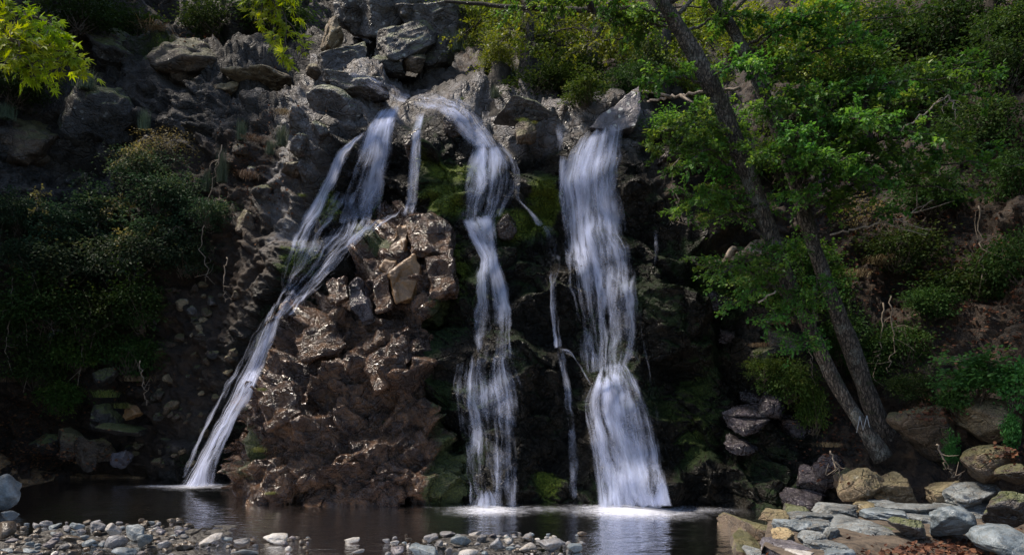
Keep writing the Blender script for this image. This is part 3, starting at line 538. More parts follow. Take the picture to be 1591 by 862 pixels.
# ---------------------------------------------------------------- falling water
def water_mat():
    t = NT('falling_water'); uv = t.n("UVMap").outputs[0]; d = t.attr('dens'); e = t.attr('edge')
    wob = t.n("TexNoise", {"Vector": t.n("VectorMath", {0: uv, 1: (1.6, 1.1, 1.)}, operation='MULTIPLY').outputs[0], "Scale": 1., "Detail": 3.}).outputs[1]
    sp = t.n("SeparateXYZ", {0: t.n("VectorMath", {0: uv, 1: t.n("VectorMath", {0: wob, 1: (.32, .4, 0.)}, operation='MULTIPLY').outputs[0]}, operation='ADD').outputs[0]})
    def streak(su, sv, det, off):
        vec = t.n("CombineXYZ", {0: t.mth('MULTIPLY', sp.outputs[0], su), 1: t.mth('MULTIPLY', sp.outputs[1], sv), 2: off}).outputs[0]
        return t.noise(vec, 1., det, .6, .25)
    a = streak(5.5, .3, 2, 1.); b = streak(22, .6, 2, 5.); c_ = streak(2.2, 1.25, 4, 9.)
    s = t.mth('ADD', t.mth('MULTIPLY', a, .5), t.mth('ADD', t.mth('MULTIPLY', b, .17), t.mth('MULTIPLY', c_, .43)))     # about .55 in the mean
    k = t.mth('ADD', t.mth('MULTIPLY', t.mth('SUBTRACT', s, .55), 4.6), t.mth('SUBTRACT', t.mth('MULTIPLY', d, 1.2), .86))
    k = t.mth('ADD', k, t.mth('MULTIPLY', t.mth('SUBTRACT', e, 1.), .8))
    al = t.mth('MULTIPLY', t.mr(k, -.35, 1.2, 0, .84), t.mr(e, 0., .45))
    df = t.n("BsdfDiffuse", {"Color": (.68, .74, .95, 1)}).outputs[0]; tl = t.n("BsdfTranslucent", {"Color": (.68, .74, .95, 1)}).outputs[0]
    body = t.n("MixShader", {0: .5, 1: df, 2: tl}).outputs[0]
    return t.done(t.n("MixShader", {0: al, 1: t.n("BsdfTransparent").outputs[0], 2: body}).outputs[0])
M['fall'] = water_mat()
fill()
def veil(name, rows, parent, layers=3, off=.07, gap=.05, seed=0, free=.015):
    """a curtain of water over the rock: layers of sheet, each from its left edge to its right edge, down the rows"""
    A = np.array([[a[0], a[1], b[0], b[1], d] for a, b, d in rows], float)
    w0 = np.hypot(A[:, 2] - A[:, 0], A[:, 3] - A[:, 1]); g_ = ((1.04 + 7 / (w0 + 8)) - 1)[:, None] / 2; e0 = A[:, 2:4] - A[:, 0:2]; A[:, 0:2] -= e0 * g_; A[:, 2:4] += e0 * g_
    ln = np.sum(np.hypot(np.diff(A[:, 0] + A[:, 2]), np.diff(A[:, 1] + A[:, 3]))) / 2
    wd = np.max(np.hypot(A[:, 2] - A[:, 0], A[:, 3] - A[:, 1]))
    n = int(max(10, ln / 4)); m = int(max(6, wd / 3)); S = spline(A, n)
    u = np.linspace(0, 1, m); Vs, Fs, UV, DE, ED, k0 = [], [], [], [], [], 0
    rg = np.random.default_rng(seed + 5)
    for L in range(layers):
        sh = 1 - .1 * L; uu = .5 + (u - .5) * sh
        px = S[:, 0:1] * (1 - uu) + S[:, 2:3] * uu; py = S[:, 1:2] * (1 - uu) + S[:, 3:4] * uu
        px = px + 2.2 * vnoise(np.stack([px / 17, py / 26, px * 0 + L * 7 + seed], -1), 4); py = py + 2.5 * vnoise(np.stack([px / 8, py / 60, px * 0 + L * 3 + seed], -1), 8)
        Y = depth(px, py, 2)
        for _ in range(3):
            p = np.pad(Y, ((2, 2), (2, 2)), mode='edge'); Y = np.mean([p[i:i + n, j:j + m] for i in range(5) for j in range(5)], 0)
        Y = Y - off - gap * L - .05 * np.sin(np.pi * u)[None]
        for r in range(1, n): Y[r] = np.minimum(Y[r], Y[r - 1] + free)
        V = P(px, py, Y); V[..., 2] = np.maximum(V[..., 2], -.05)
        seg = np.zeros((n, m)); seg[1:] = np.cumsum(np.linalg.norm(np.diff(V, axis=0), axis=2), 0)
        wid = np.concatenate([[0], np.cumsum(np.linalg.norm(np.diff(V[n // 2], axis=0), axis=1))])
        UV.append(np.stack([np.broadcast_to(wid + L * 3.7 + seed * 11.3, (n, m)), seg + L * 5.1], -1).reshape(-1, 2))
        DE.append(np.repeat(S[:, 4] * (1 - .12 * L), m)); ed = 1 - np.abs(2 * u - 1)
        ed = np.clip(ed * wd / min(40, max(9, wd * .6)), 0, 1)[None] * np.ones((n, 1)); ends = np.clip(np.minimum(np.arange(n) + 1.5, (n - np.arange(n)) + 2.) / 4, 0, 1)
        ED.append((ed * ends[:, None]).ravel()); Vs.append(V.reshape(-1, 3)); Fs.append(grid_faces(n, m) + k0); k0 += n * m
    return mk(name, np.concatenate(Vs), np.concatenate(Fs), M['fall'], parent, uv=np.concatenate(UV), attrs=dict(dens=np.concatenate(DE), edge=np.concatenate(ED)))
def fall(label, tiers, name='waterfall'):
    r = tiers[0][1][0]; t_ = thing(name, label, 'waterfall')
    for k, (nm, rows, *kw) in enumerate(tiers): veil(nm, rows, t_, seed=len(label) + k * 3, **(kw[0] if kw else {}))
    return t_
fall('wide white right-hand fall dropping from the lichen-spotted boulder to the pool', [
 ('upper_veil', [((905,204),(966,192),.5),((890,228),(970,201),.95),((873,262),(967,245),1),((874,300),(963,295),1),((878,350),(972,345),1),((882,400),(984,395),.92),((888,450),(990,450),.8),((894,500),(992,500),.68),((900,545),(988,545),.62),((905,580),(982,575),.55)], dict(layers=4)),
 ('lower_veil', [((932,566),(966,556),.6),((915,600),(988,585),.95),((905,630),(1004,622),1),((912,680),(1018,675),1),((920,730),(1032,730),1),((926,786),(1046,786),1.05)], dict(layers=4, off=.1)),
 ('side_strand', [((868,244),(884,240),.8),((866,300),(882,300),.7),((872,360),(890,360),.6),((878,430),(898,430),.55),((890,500),(915,500),.5),((905,560),(935,560),.5)], dict(layers=2)),
 ('foot_dome', [((1018,745),(1042,742),.6),((1008,765),(1050,763),.8),((1002,786),(1054,786),.9)], dict(layers=2, off=.12)),
 ('mist_veil', [((960,470),(1000,460),.2),((985,560),(1010,560),.25),((990,640),(1030,640),.22),((1010,720),(1050,720),.25),((1020,785),(1065,785),.3)], dict(layers=2))])
fall('stepped middle fall running beside the brown outcrop down to the pool', [
 ('head_chute', [((622,168),(648,138),.5),((656,174),(682,142),.62),((684,180),(712,152),.8),((706,198),(738,172),.92),((724,218),(760,202),1),((738,232),(776,226),1)], dict(layers=3)),
 ('upper_veil', [((738,226),(780,222),1),((729,262),(800,252),1),((722,300),(800,292),.75),((716,345),(785,335),.6)], dict(layers=3)),
 ('middle_veil', [((712,342),(768,332),.95),((724,366),(772,365),.95),((746,398),(774,395),1),((740,430),(786,428),1),((733,470),(798,466),.85),((733,520),(802,520),.62),((726,568),(802,560),.55)], dict(layers=3)),
 ('lower_veil', [((722,552),(792,545),.65),((710,600),(806,595),.78),((714,650),(816,650),.68),((720,700),(818,700),.6),((724,740),(818,740),.5),((730,788),(812,788),.55)], dict(layers=3)),
 ('side_strand', [((708,560),(726,556),.6),((704,600),(722,598),.6),((712,660),(730,660),.5),((722,720),(736,720),.45),((728,784),(742,784),.45)], dict(layers=2)),
 ('foot_dome', [((745,760),(766,758),.9),((738,775),(775,773),1),((732,788),(780,788),1)], dict(layers=2, off=.12))])
fall('slanting left fall sliding behind the outcrop in a long white chute', [
 ('upper_veil', [((590,172),(620,164),1),((572,196),(613,190),1),((556,232),(609,226),.95),((540,270),(606,265),.78),((526,305),(604,300),.66),((514,350),(606,335),.58)], dict(layers=3)),
 ('thin_veil', [((520,290),(602,290),.5),((484,350),(592,345),.62),((458,402),(548,396),.66),((434,452),(496,446),.7),((412,500),(456,488),.75)], dict(layers=2)),
 ('middle_veil', [((566,350),(630,322),.85),((520,392),(602,345),.85),((500,410),(570,365),.6),((468,445),(520,412),.36),((440,475),(488,450),.45),((424,500),(458,472),.5)], dict(layers=2)),
 ('left_strand', [((560,206),(573,200),.85),((522,240),(548,232),1),((500,285),(524,280),1),((474,335),(503,330),1),((452,375),(484,370),.85),((438,412),(468,405),.6),((430,452),(456,446),.5),((420,482),(446,472),.5),((410,510),(432,500),.5)], dict(layers=2)),
 ('chute', [((410,505),(437,488),.95),((394,545),(423,535),1.05),((365,600),(400,595),1.05),((334,660),(368,655),1.05),((300,722),(337,716),1.05),((276,755),(334,755),1.1)], dict(layers=3)),
 ('outer_strand', [((425,468),(433,471),.7),((398,510),(407,512),.7),((368,570),(376,572),.75),((342,612),(350,614),.75),((308,680),(315,682),.75),((281,740),(290,742),.7)], dict(layers=2))])
fall('thin single fall between the left fall and the black mossy rock', [('strand', [((648,175),(661,171),.9),((641,215),(655,213),.85),((636,260),(653,258),.85),((634,300),(648,300),.75),((622,336),(644,330),.8)], dict(layers=2))])
fall('narrow side stream trickling between the middle and right falls', [
 ('upper_trickle', [((786,234),(802,240),.6),((796,270),(810,275),.55),((800,305),(812,310),.5),((822,330),(834,332),.7),((834,350),(850,350),.65)], dict(layers=2)),
 ('middle_trickle', [((836,350),(852,350),.7),((840,370),(866,368),.6),((846,420),(876,420),.5),((852,480),(868,480),.6),((860,540),(874,538),.7)], dict(layers=2)),
 ('lower_trickle', [((862,540),(874,538),.75),((870,575),(882,573),.75),((878,610),(888,608),.75),((878,650),(892,650),.6),((880,700),(900,700),.5),((884,775),(902,775),.5)], dict(layers=2)),
 ('branch_trickle', [((866,540),(876,548),.7),((886,545),(892,556),.6),((902,570),(906,584),.5),((915,590),(922,606),.5)], dict(layers=2))])
fall('short lacy trickle spilling over the lip left of the right-hand fall', [('strand', [((858,194),(876,192),.7),((862,215),(880,213),.55),((864,240),(878,238),.45)], dict(layers=2))])
fall('fine dripping thread on the dark wall right of the falls', [('strand', [((1015,345),(1024,345),.65),((1014,380),(1023,380),.6),((1013,420),(1023,420),.4)], dict(layers=2))])
fall('shallow blue film of water sliding over the pale slab to the falls', [('film', [((530,118),(550,106),.6),((556,134),(584,118),.75),((588,152),(614,132),.75),((622,164),(642,145),.85)], dict(layers=2, off=.05))])
# ---------------------------------------------------------------- foliage makers
LT = np.array([(0, 0, 0), (1, 0, -.12), (.3, .5, .07), (.72, .36, .0), (.3, -.5, .07), (.72, -.36, .0)])
LQ = np.array([[0, 4, 5, 1], [0, 1, 3, 2]])
ml = []
for k, (a, r) in enumerate([(0, .1), (-75, .62), (-52, .3), (-38, .9), (-18, .38), (0, 1.1), (18, .38), (38, .9), (52, .3), (75, .62)]):
    ml.append((.12 + r * math.cos(R(a)) * .9, r * math.sin(R(a)) * .95, -.22 * r * r))
MT = np.array([(0, 0, 0)] + ml[1:]); MQ = np.array([[0, k, k + 1] for k in range(1, 9)])
def unit(v): return v / (np.linalg.norm(v, axis=-1, keepdims=True) + 1e-9)
def leaves(name, Pp, T, N, L, mat, parent, wr=.62, rnd=None, tmpl=LT, quads=LQ, seed=0):
    n = len(Pp); rg = np.random.default_rng(seed); T = unit(T); S = unit(np.cross(N, T)); N = np.cross(T, S); L = np.broadcast_to(L, (n,))
    V = Pp[:, None] + L[:, None, None] * (tmpl[None, :, 0:1] * T[:, None] + wr * tmpl[None, :, 1:2] * S[:, None] + tmpl[None, :, 2:3] * N[:, None])
    k = len(tmpl); f = (np.arange(n)[:, None, None] * k + quads[None]).reshape(-1, quads.shape[1])
    rnd = rg.random(n) if rnd is None else rnd
    return mk(name, V.reshape(-1, 3), f, mat, parent, smooth=False, attrs=dict(rnd=np.repeat(rnd, k)))
def clump_pts(rg, nc, per, rad, rc, flat=.55, hollow=.45):
    """leaf places: clumps spread through an ellipsoid, more of them near its skin"""
    c = rg.normal(size=(nc, 3)); c /= np.linalg.norm(c, axis=1, keepdims=True); c *= (hollow + (1 - hollow) * rg.random((nc, 1))) * rg.uniform(.6, 1.35, (nc, 1)); c = c * rad
    k = np.maximum(3, (per * rg.uniform(.3, 1.7, nc)).astype(int)); idx = np.repeat(np.arange(nc), k)
    p = c[idx] + rg.normal(size=(len(idx), 3)) * rc * np.array([1, 1, flat]) * rg.uniform(.6, 1.4, nc)[idx, None]
    tone = np.clip(rg.random(nc)[idx] * .6 + rg.random(len(idx)) * .4, 0, 1)
    return c, p, idx, tone
def make_bush(nc, per, rad, rc, ls, mats, seed, wr=.62, tilt=.6, twigs=True):
    """two meshes (foliage, stems) about the origin; the stems start below"""
    rg = np.random.default_rng(seed); rad = np.asarray(rad, float); c, p, idx, tone = clump_pts(rg, nc, per, rad, rc)
    out = unit(p - c[idx] * .6 + rg.normal(size=p.shape) * .25); out[:, 2] -= .25
    N = unit(np.array([0, -.25, 1.]) + rg.normal(size=p.shape) * tilt)
    fo = leaves('foliage', p, out, N, ls * rg.uniform(.6, 1.25, len(p)), mats[0], None, wr, tone, seed=seed)
    st = None
    if twigs:
        a = Acc(); root = np.array([0, .25 * rad[1], -rad[2] * 1.05])
        for q in c[:: max(1, nc // 26)]:
            r0 = root + rg.normal(size=3) * rad * .12; mid = (r0 + q) / 2 + rg.normal(size=3) * rad * .12
            a.tube(spline([r0, mid, q], 7), np.linspace(.016, .004, 7) * rad[0], 4)
        st = a.build('stems', mats[1])
    return fo, st
def make_tuft(n, hgt, spread, wdt, mat, seed, droop=.4, name='blades'):
    rg = np.random.default_rng(seed); V, Fc, A = [], [], []
    for k in range(n):
        an = rg.uniform(0, 6.283); ln = hgt * rg.uniform(.5, 1.1); b = rg.normal(size=3) * spread * .35; b[2] = 0
        d = np.array([math.cos(an), math.sin(an), 0]); le = rg.uniform(.15, 1.) * spread
        sdv = np.array([-d[1], d[0], 0]); ts = np.linspace(0, 1, 5)
        c_ = b + d * (le * ts ** 1.5)[:, None] + np.array([0, 0, 1]) * (ln * (ts - droop * ts ** 3))[:, None]
        wv = (wdt * (1 - ts ** 2) + .0006)[:, None]
        V.append(np.stack([c_ - sdv * wv, c_ + sdv * wv], 1).reshape(-1, 3)); j = k * 10
        Fc += [[j + 2 * i, j + 2 * i + 1, j + 2 * i + 3, j + 2 * i + 2] for i in range(4)]; A += [rg.random()] * 10
    return mk(name, np.concatenate(V), np.array(Fc), mat, None, smooth=False, attrs=dict(rnd=A))
def branch(parent, pts, r0, seed, mat, wood, ls=.075, ntw=14, tl=.55, per=9, nm='branch', droop=.12, wr=.66, bare=.25, tmpl=LT, quads=LQ, up=(0, -.15, 1.), tilt=.3, sub=True, flatten=.35):
    """a limb with side twigs and leaves laid in a loose flat spray; the leaves are a sub-part of the limb"""
    rg = np.random.default_rng(seed); C_ = spline(pts, 22); C_[1:-1] += rg.normal(size=(20, 3)) * .018
    a = Acc(); a.tube(C_, np.linspace(r0, .006, 22), 6); LP, LTn, TO = [], [], []
    ln = np.linalg.norm(C_[-1] - C_[0])
    for k in range(ntw):
        f = bare + (1 - bare) * (k + rg.random()) / ntw; i = min(20, int(f * 21)); p0 = C_[i]; t0 = unit(C_[i + 1] - C_[i])
        sd = unit(np.cross(t0, [0, 0, 1.])) * (1 if k % 2 else -1); d = unit(t0 * rg.uniform(.4, 1.1) + sd * rg.uniform(.5, 1.2) + np.array([0, 0, rg.normal() * flatten]))
        L = tl * rg.uniform(.5, 1.2) * (1.1 - .6 * f); q = [p0, p0 + d * L * .5 + [0, 0, .03], p0 + d * L + np.array([0, 0, -droop * L])]
        tw = spline(q, 8); a.tube(tw, np.linspace(.006, .002, 8), 4); tone = rg.random()
        for s2 in range(rg.integers(2, 4)):
            j = rg.integers(2, 7); d2 = unit(d + rg.normal(size=3) * [.7, .7, .3]); e = tw[j] + d2 * L * rg.uniform(.25, .5)
            sb = np.linspace(tw[j], e, 5); a.tube(sb, np.linspace(.003, .0015, 5), 3)
            for g in range(per // 2):
                u = rg.random(); LP.append(sb[0] * (1 - u) + e * u); LTn.append(unit(d2 + rg.normal(size=3) * .75)); TO.append(.6 * tone + .4 * rg.random())
        for g in range(per):
            u = rg.random() ** .7 * 6.99; j = int(u); LP.append(tw[j] * (1 - u + j) + tw[j + 1] * (u - j)); LTn.append(unit(d + rg.normal(size=3) * .7)); TO.append(.6 * tone + .4 * rg.random())
    o = a.build(nm, wood, parent); LP = np.array(LP) + rg.normal(size=(len(LP), 3)) * .02; LTn = np.array(LTn); LTn[:, 2] -= .12
    leaves('leaves', LP, LTn, unit(np.array(up) + rg.normal(size=LP.shape) * tilt), ls * rg.uniform(.55, 1.3, len(LP)), mat, o if sub else parent, wr, np.array(TO), tmpl, quads, seed)
    return o
PROTO = {}
# ---------------------------------------------------------------- plants and trees
def proto(kind, k):
    if (kind, k) in PROTO: return PROTO[(kind, k)]
    sd = k * 13 + 5
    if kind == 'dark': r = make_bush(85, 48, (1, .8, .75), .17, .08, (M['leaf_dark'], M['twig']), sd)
    elif kind == 'mid': r = make_bush(90, 42, (1, .85, .8), .17, .095, (M['leaf_mid'], M['twig']), sd)
    elif kind == 'bright': r = make_bush(70, 36, (1, .8, .75), .17, .1, (M['leaf_bright'], M['twig']), sd, .7, .45)
    elif kind == 'back': r = make_bush(120, 44, (1, .85, .9), .16, .075, (M['leaf_back'], M['twig']), sd)
    elif kind == 'pale': r = make_bush(55, 24, (1, .8, .8), .18, .06, (M['leaf_pale'], M['twig']), sd)
    elif kind == 'ivy': r = make_bush(90, 30, (1, .55, .8), .15, .105, (M['leaf_ivy'], M['twig']), sd, .95, .5)
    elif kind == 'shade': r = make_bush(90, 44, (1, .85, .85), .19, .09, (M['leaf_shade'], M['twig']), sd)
    elif kind == 'heath': r = (make_tuft(260, .9, .55, .012, M['needle'], sd, .12), None)
    elif kind == 'grass': r = (make_tuft(150, .8, .8, .012, M['grass'], sd, .75), None)
    elif kind == 'drygrass': r = (make_tuft(160, .6, .8, .011, M['drystalk'], sd, .9), None)
    for o in r:
        if o: COL.objects.unlink(o)
    PROTO[(kind, k)] = r; return r
M['leaf_mid'] = leaf_mat('shrub_leaf', (.024, .055, .012), (.05, .1, .018), (.13, .17, .035), .36, .55, .15)
M['leaf_shade'] = leaf_mat('shaded_leaf', (.014, .034, .009), (.03, .06, .014), (.06, .085, .02), .3, .6, .1)  # shrub green darkened to stand for the shade these bushes grow in
M['drystalk'] = leaf_mat('dry_stalk', (.07, .045, .025), (.14, .1, .055), (.22, .17, .1), .2, .7)
NPR = dict(dark=4, mid=4, bright=3, back=4, pale=2, ivy=2, shade=3, heath=3, grass=3, drygrass=2)
cnt = {}
def plant(name, label, cat, kind, px, py, Y, rx, rz=None, ry=None, group=None, lean=0., sink=True):
    """a plant of one kind at a pixel's place at depth Y, rx and rz in reference pixels"""
    k = cnt.get(kind, 0); cnt[kind] = k + 1; fo, st = proto(kind, k % NPR[kind]); sc = Y / F; rz = rz or rx
    r = thing(name, label, cat, P(px, py, Y), group); up = kind in ('heath', 'grass', 'drygrass')
    s = (rx * sc, (ry or rx) * sc, rz * sc)
    for o in (fo, st):
        if o is None: continue
        c_ = o.copy(); COL.objects.link(c_); c_.parent = r
    r.rotation_euler = (0, lean, (k * 2.4) % 6.28); r.scale = s if not up else (s[0], s[0], s[2])
    if not up: r.scale = (s[0], s[0] * .9, s[2])
    return r

def pl(pts): return np.array([P(a, b, y) for a, b, y in pts])
def tree_wood(name, label, pts, rad, mat, cat='tree', seed=0):
    C_ = spline(pl(pts), 60); r = thing(name, label, cat, C_[0])
    V, f, cps = tube(C_ - C_[0], np.interp(np.linspace(0, 1, 60), np.linspace(0, 1, len(rad)), rad), 26, .24, seed)
    mk('trunk', V, [f, cps], mat, r); return r, C_
def bough(r, C_, f, end, seed, mat, wood=None, r0=.03, **k):
    i = int(f * 59); a = C_[i]; e = P(*end); mid = (a + e) / 2 + np.array([0, 0, .12 * np.linalg.norm(e - a)])
    return branch(r, np.array([a, mid, e]) - C_[0], r0, seed, mat, wood or M['bark'], **k)
# the two leaning trunks on the right bank
tA, cA = tree_wood('leaning_tree', 'pale leaning tree with a white painted zigzag low on its trunk, nearer of the pair', [(1372,712,13.2),(1340,662,13.25),(1300,598,13.4),(1262,520,13.5),(1226,440,13.5),(1196,362,13.5),(1165,275,13.5),(1130,185,13.4),(1094,112,13.3),(1058,50,13.2),(1020,-10,13.1),(960,-110,13)], (.16,.115,.115,.12,.13,.14,.14,.14,.135,.125,.11,.08), M['bark'], seed=3)
tB, cB = tree_wood('leaning_tree', 'darker leaning tree standing just right of the pale leaning trunk', [(1392,704,13.9),(1366,655,13.9),(1340,590,13.9),(1314,520,13.9),(1288,450,13.9),(1262,375,13.9),(1238,290,13.8),(1210,205,13.7),(1178,125,13.6),(1146,60,13.5),(1108,-5,13.4),(1040,-110,13.3)], (.2,.16,.15,.14,.13,.13,.125,.12,.11,.105,.1,.08), M['bark'], seed=9)
# white painted zigzag on the nearer trunk
zz = [(1331,672),(1336,646),(1341,668),(1347,645),(1352,668)]
a_ = Acc(); zp = np.array([P(x, y, 13.14) for x, y in zz])
for k in range(4): a_.tube(np.linspace(zp[k], zp[k + 1], 4) - cA[0], .0065, 5)
t = NT('white_paint'); M['paint'] = t.done(t.n("BsdfPrincipled", {"Base Color": (.3, .31, .32, 1), "Roughness": .8}).outputs[0])
a_.build('painted_mark', M['paint'], tA)
BR = M['leaf_bright']
for k, (tr, f, end, kw) in enumerate([
  (tA,.62,(1030,205,12.6),{}),(tA,.6,(1090,160,14.3),{}),(tA,.58,(1055,260,12.6),{}),(tA,.5,(1050,330,12.8),{}),(tA,.52,(1120,250,14.2),{}),(tA,.48,(1090,350,12.9),dict(ntw=9)),(tA,.45,(1110,300,14.2),{}),
  (tA,.4,(1110,430,12.9),dict(ls=.06,ntw=18)),(tA,.36,(1130,480,12.9),dict(ls=.055,ntw=18)),(tA,.38,(1190,420,12.5),dict(ls=.055,ntw=18)),(tA,.3,(1190,500,12.6),dict(ls=.055,ntw=18)),(tA,.33,(1080,410,13.2),dict(ls=.055)),
  (tA,.28,(1270,430,12.9),dict(ls=.055,ntw=16)),(tA,.72,(1180,100,12.5),{}),(tA,.82,(1180,30,13.2),{}),(tA,.82,(960,40,13.5),{}),(tA,.9,(850,14,13.6),dict(bare=.4)),
  (tB,.58,(1180,240,12.4),{}),(tB,.6,(1330,215,12.3),{}),(tB,.6,(1400,190,12.4),dict(tl=.6)),(tB,.62,(1470,110,12.5),dict(tl=.6,ntw=16)),(tB,.6,(1535,92,12.8),dict(tl=.5,ntw=14,bare=.45)),(tB,.58,(1500,170,12.2),dict(tl=.6,ntw=18)),
  (tB,.56,(1420,240,12.2),dict(tl=.6)),(tB,.55,(1350,270,12.2),dict(tl=.6)),(tB,.54,(1270,235,12.0),dict(tl=.6)),(tB,.52,(1490,275,12.6),dict(ntw=12)),(tB,.5,(1540,300,12.8),dict(ntw=9,bare=.5)),(tB,.66,(1280,150,12.4),{}),(tB,.7,(1230,90,12.6),{}),
  (tB,.56,(1240,200,12.0),{}),(tB,.5,(1230,300,12.6),dict(ntw=10)),(tB,.66,(1350,140,12.8),{}),(tB,.64,(1190,165,12.2),{}),(tB,.5,(1590,255,12.8),dict(ntw=9,bare=.5)),(tB,.46,(1400,330,13.2),dict(ntw=8,bare=.5)),(tB,.72,(1380,60,12.6),{}),(tB,.61,(1370,180,11.6),dict(bare=.3)),(tB,.59,(1440,150,11.9),dict(bare=.35)),(tB,.57,(1510,220,12.4),dict(bare=.4)),(tB,.55,(1450,255,12.9),dict(bare=.35)),(tB,.63,(1500,120,11.8),dict(bare=.4)),(tB,.56,(1350,230,12.8),{}),(tB,.52,(1310,310,13.2),{}),(tB,.65,(1560,110,13.2),dict(bare=.45)),(tB,.54,(1550,240,13.),dict(bare=.45)),(tB,.74,(1440,20,12.8),{}),(tB,.66,(1420,140,12.2),{}),(tB,.64,(1540,150,12.8),dict(bare=.4)),(tB,.78,(1320,10,12.4),{}),(tA,.7,(1000,130,13.0),{}),(tA,.55,(1010,230,13.2),{}),(tA,.56,(1070,220,14.0),{}),(tB,.57,(1310,250,11.9),{}),(tB,.6,(1460,210,11.8),dict(bare=.35)),(tB,.53,(1400,285,12.4),{}),(tA,.5,(1180,330,14.2),dict(ls=.06)),(tA,.44,(1060,300,13.2),dict(ls=.06)),(tA,.86,(930,20,13.2),dict(ls=.06)),(tA,.9,(780,24,13.8),dict(ls=.06,bare=.5)),(tA,.88,(990,60,13.6),dict(ls=.06)),(tA,.42,(1220,390,12.6),dict(ls=.055)),(tA,.34,(1250,470,12.7),dict(ls=.055)),(tA,.27,(1240,540,12.8),dict(ls=.05)),(tB,.8,(1270,40,13),{})]):
    C_ = cA if tr is tA else cB
    bough(tr, C_, f, end, 200 + k, BR, r0=.028, **{**dict(ls=.07, ntw=22, tl=.66, per=17), **kw})
# the crowns of the two leaning trees, higher up
for k in range(8):
    tr, C_ = ((tA, cA), (tB, cB))[k % 2]; rg = np.random.default_rng(900 + k)
    bough(tr, C_, rg.uniform(.86, .99), (rg.uniform(1250, 1600), rg.uniform(-330, -120), rg.uniform(12, 16)), 950 + k, BR, r0=.04, ls=.1, ntw=24, tl=.8, per=16, flatten=.6)
# ivy-clad dark trunk and the woodland behind the falls
LB = M['leaf_back']
bt = [('slim reddish trunk right of the crag among yellow-green leaves',[(818,160,18.4),(816,110,18.6),(820,50,18.8),(818,-20,19.0),(815,-120,19.4)],(.2,.17,.15,.13,.1)),
 ('thin upright trunk behind the grassy ledge, left of a twin one',[(862,150,20.9),(868,90,20.9),(870,30,21.0),(866,-80,21.4)],(.18,.15,.13,.1)),
 ('crooked pinkish trunk above the gap between the falls',[(912,120,19.9),(922,75,19.9),(930,30,20.0),(925,-90,20.4)],(.16,.13,.12,.1)),
 ('broad dark ivy-clad trunk left of the leaning trunks',[(1018,160,17.5),(1016,100,17.5),(1022,50,17.6),(1015,-20,17.7),(1005,-120,18)],(.36,.32,.28,.25,.2)),
 ('dark straight trunk in the deep shade at the top right corner',[(1535,110,18),(1540,40,18),(1545,-40,18),(1550,-130,18)],(.16,.14,.13,.1))]
for k, (lab, pts, rad) in enumerate(bt):
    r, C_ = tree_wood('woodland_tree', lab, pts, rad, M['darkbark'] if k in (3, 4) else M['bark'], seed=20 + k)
    for j in range(17 if k < 3 else 11):
        f = .35 + .6 * (j + .5) / 17; rg = np.random.default_rng(k * 50 + j); i = int(f * 59); x = C_[i]
        pxx = x[0] / x[1] * F + CX; pyy = CY - (x[2] - H) / x[1] * F
        bough(r, C_, f, (pxx + rg.normal() * 70, pyy + rg.uniform(-15, 60), x[1] - rg.uniform(-1.2, 1.4)), 400 + k * 20 + j, LB if k != 4 else M['leaf_shade'], M['darkbark'], r0=.025, ls=.07, ntw=14, tl=.8, per=11, flatten=.6, tilt=.5)
for k, (px, py, Y, lab) in enumerate([(775,190,18.3,'dark knotted stump at the left of the shaded bank behind the grassy ledge'),(830,185,18.6,'dark ribbed root stump right of the knotted one behind the grassy ledge')]):
    C_ = spline(pl([(px, py + 10, Y), (px - 6, py - 40, Y + .2), (px + 4, py - 85, Y + .4)]), 30); r = thing('tree_stump', lab, 'stump', C_[0])
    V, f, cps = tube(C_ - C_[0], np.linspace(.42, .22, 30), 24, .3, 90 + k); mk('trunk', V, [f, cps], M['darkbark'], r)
# tree added on the left cliff top, its unseen crown shading the left wall
for k, (px, Y, lab) in enumerate([(35, 21.5, 'dark trunk added at the top left corner behind the lime leaves, its unseen crown shading the left wall')]):
    r, C_ = tree_wood('shade_tree', lab, [(px, 30, Y), (px + 12, -40, Y), (px + 4, -90, Y - .1), (px + 10, -150, Y - .2)], (.2, .17, .15, .1), M['darkbark'], seed=60 + k)
    for j in range(4):
        fo, st = proto('shade', j % 3); rg = np.random.default_rng(k * 9 + j); c_ = fo.copy(); c_.name = 'crown'; COL.objects.link(c_); c_.parent = r
        c_.location = C_[-1] - C_[0] + rg.normal(size=3) * [1.3, .7, .6] + [0, .4, .2]; c_.scale = (1.4, 1.2, 1.0); c_.rotation_euler = (0, 0, rg.random() * 6)
# big dark bough across the top and pale dead branches
def stick(name, label, pts, r0, r1, mat, cat='branch', n=24, wob=.02, seed=0, twigs=0, group=None):
    C_ = spline(pl(pts), n); rg = np.random.default_rng(seed); C_[1:-1] += rg.normal(size=(n - 2, 3)) * wob; a = Acc(); a.tube(C_ - C_[0], np.linspace(r0, r1, n), 7)
    for k in range(twigs):
        i = rg.integers(3, n - 2); d = unit(rg.normal(size=3) + unit(C_[i + 1] - C_[i])); L = rg.uniform(.15, .5) * min(1.5, np.linalg.norm(C_[-1] - C_[0]))
        q = C_[i] + d * L * .5 + rg.normal(size=3) * .05; a.tube(spline([C_[i], q, C_[i] + d * L], 6) - C_[0], np.linspace(r1 * 1.1, r1 * .4, 6), 4)
    o = a.build(name, mat); o.location = C_[0]; return tag(o, label, cat, group)
stick('dead_branch', 'black crooked bough running level along the top edge above the falls', [(690,2,15),(760,8,15),(830,14,14.8),(900,16,14.6),(980,14,14.3),(1040,30,13.9)], .03, .07, M['darkbark'], seed=1, twigs=6)
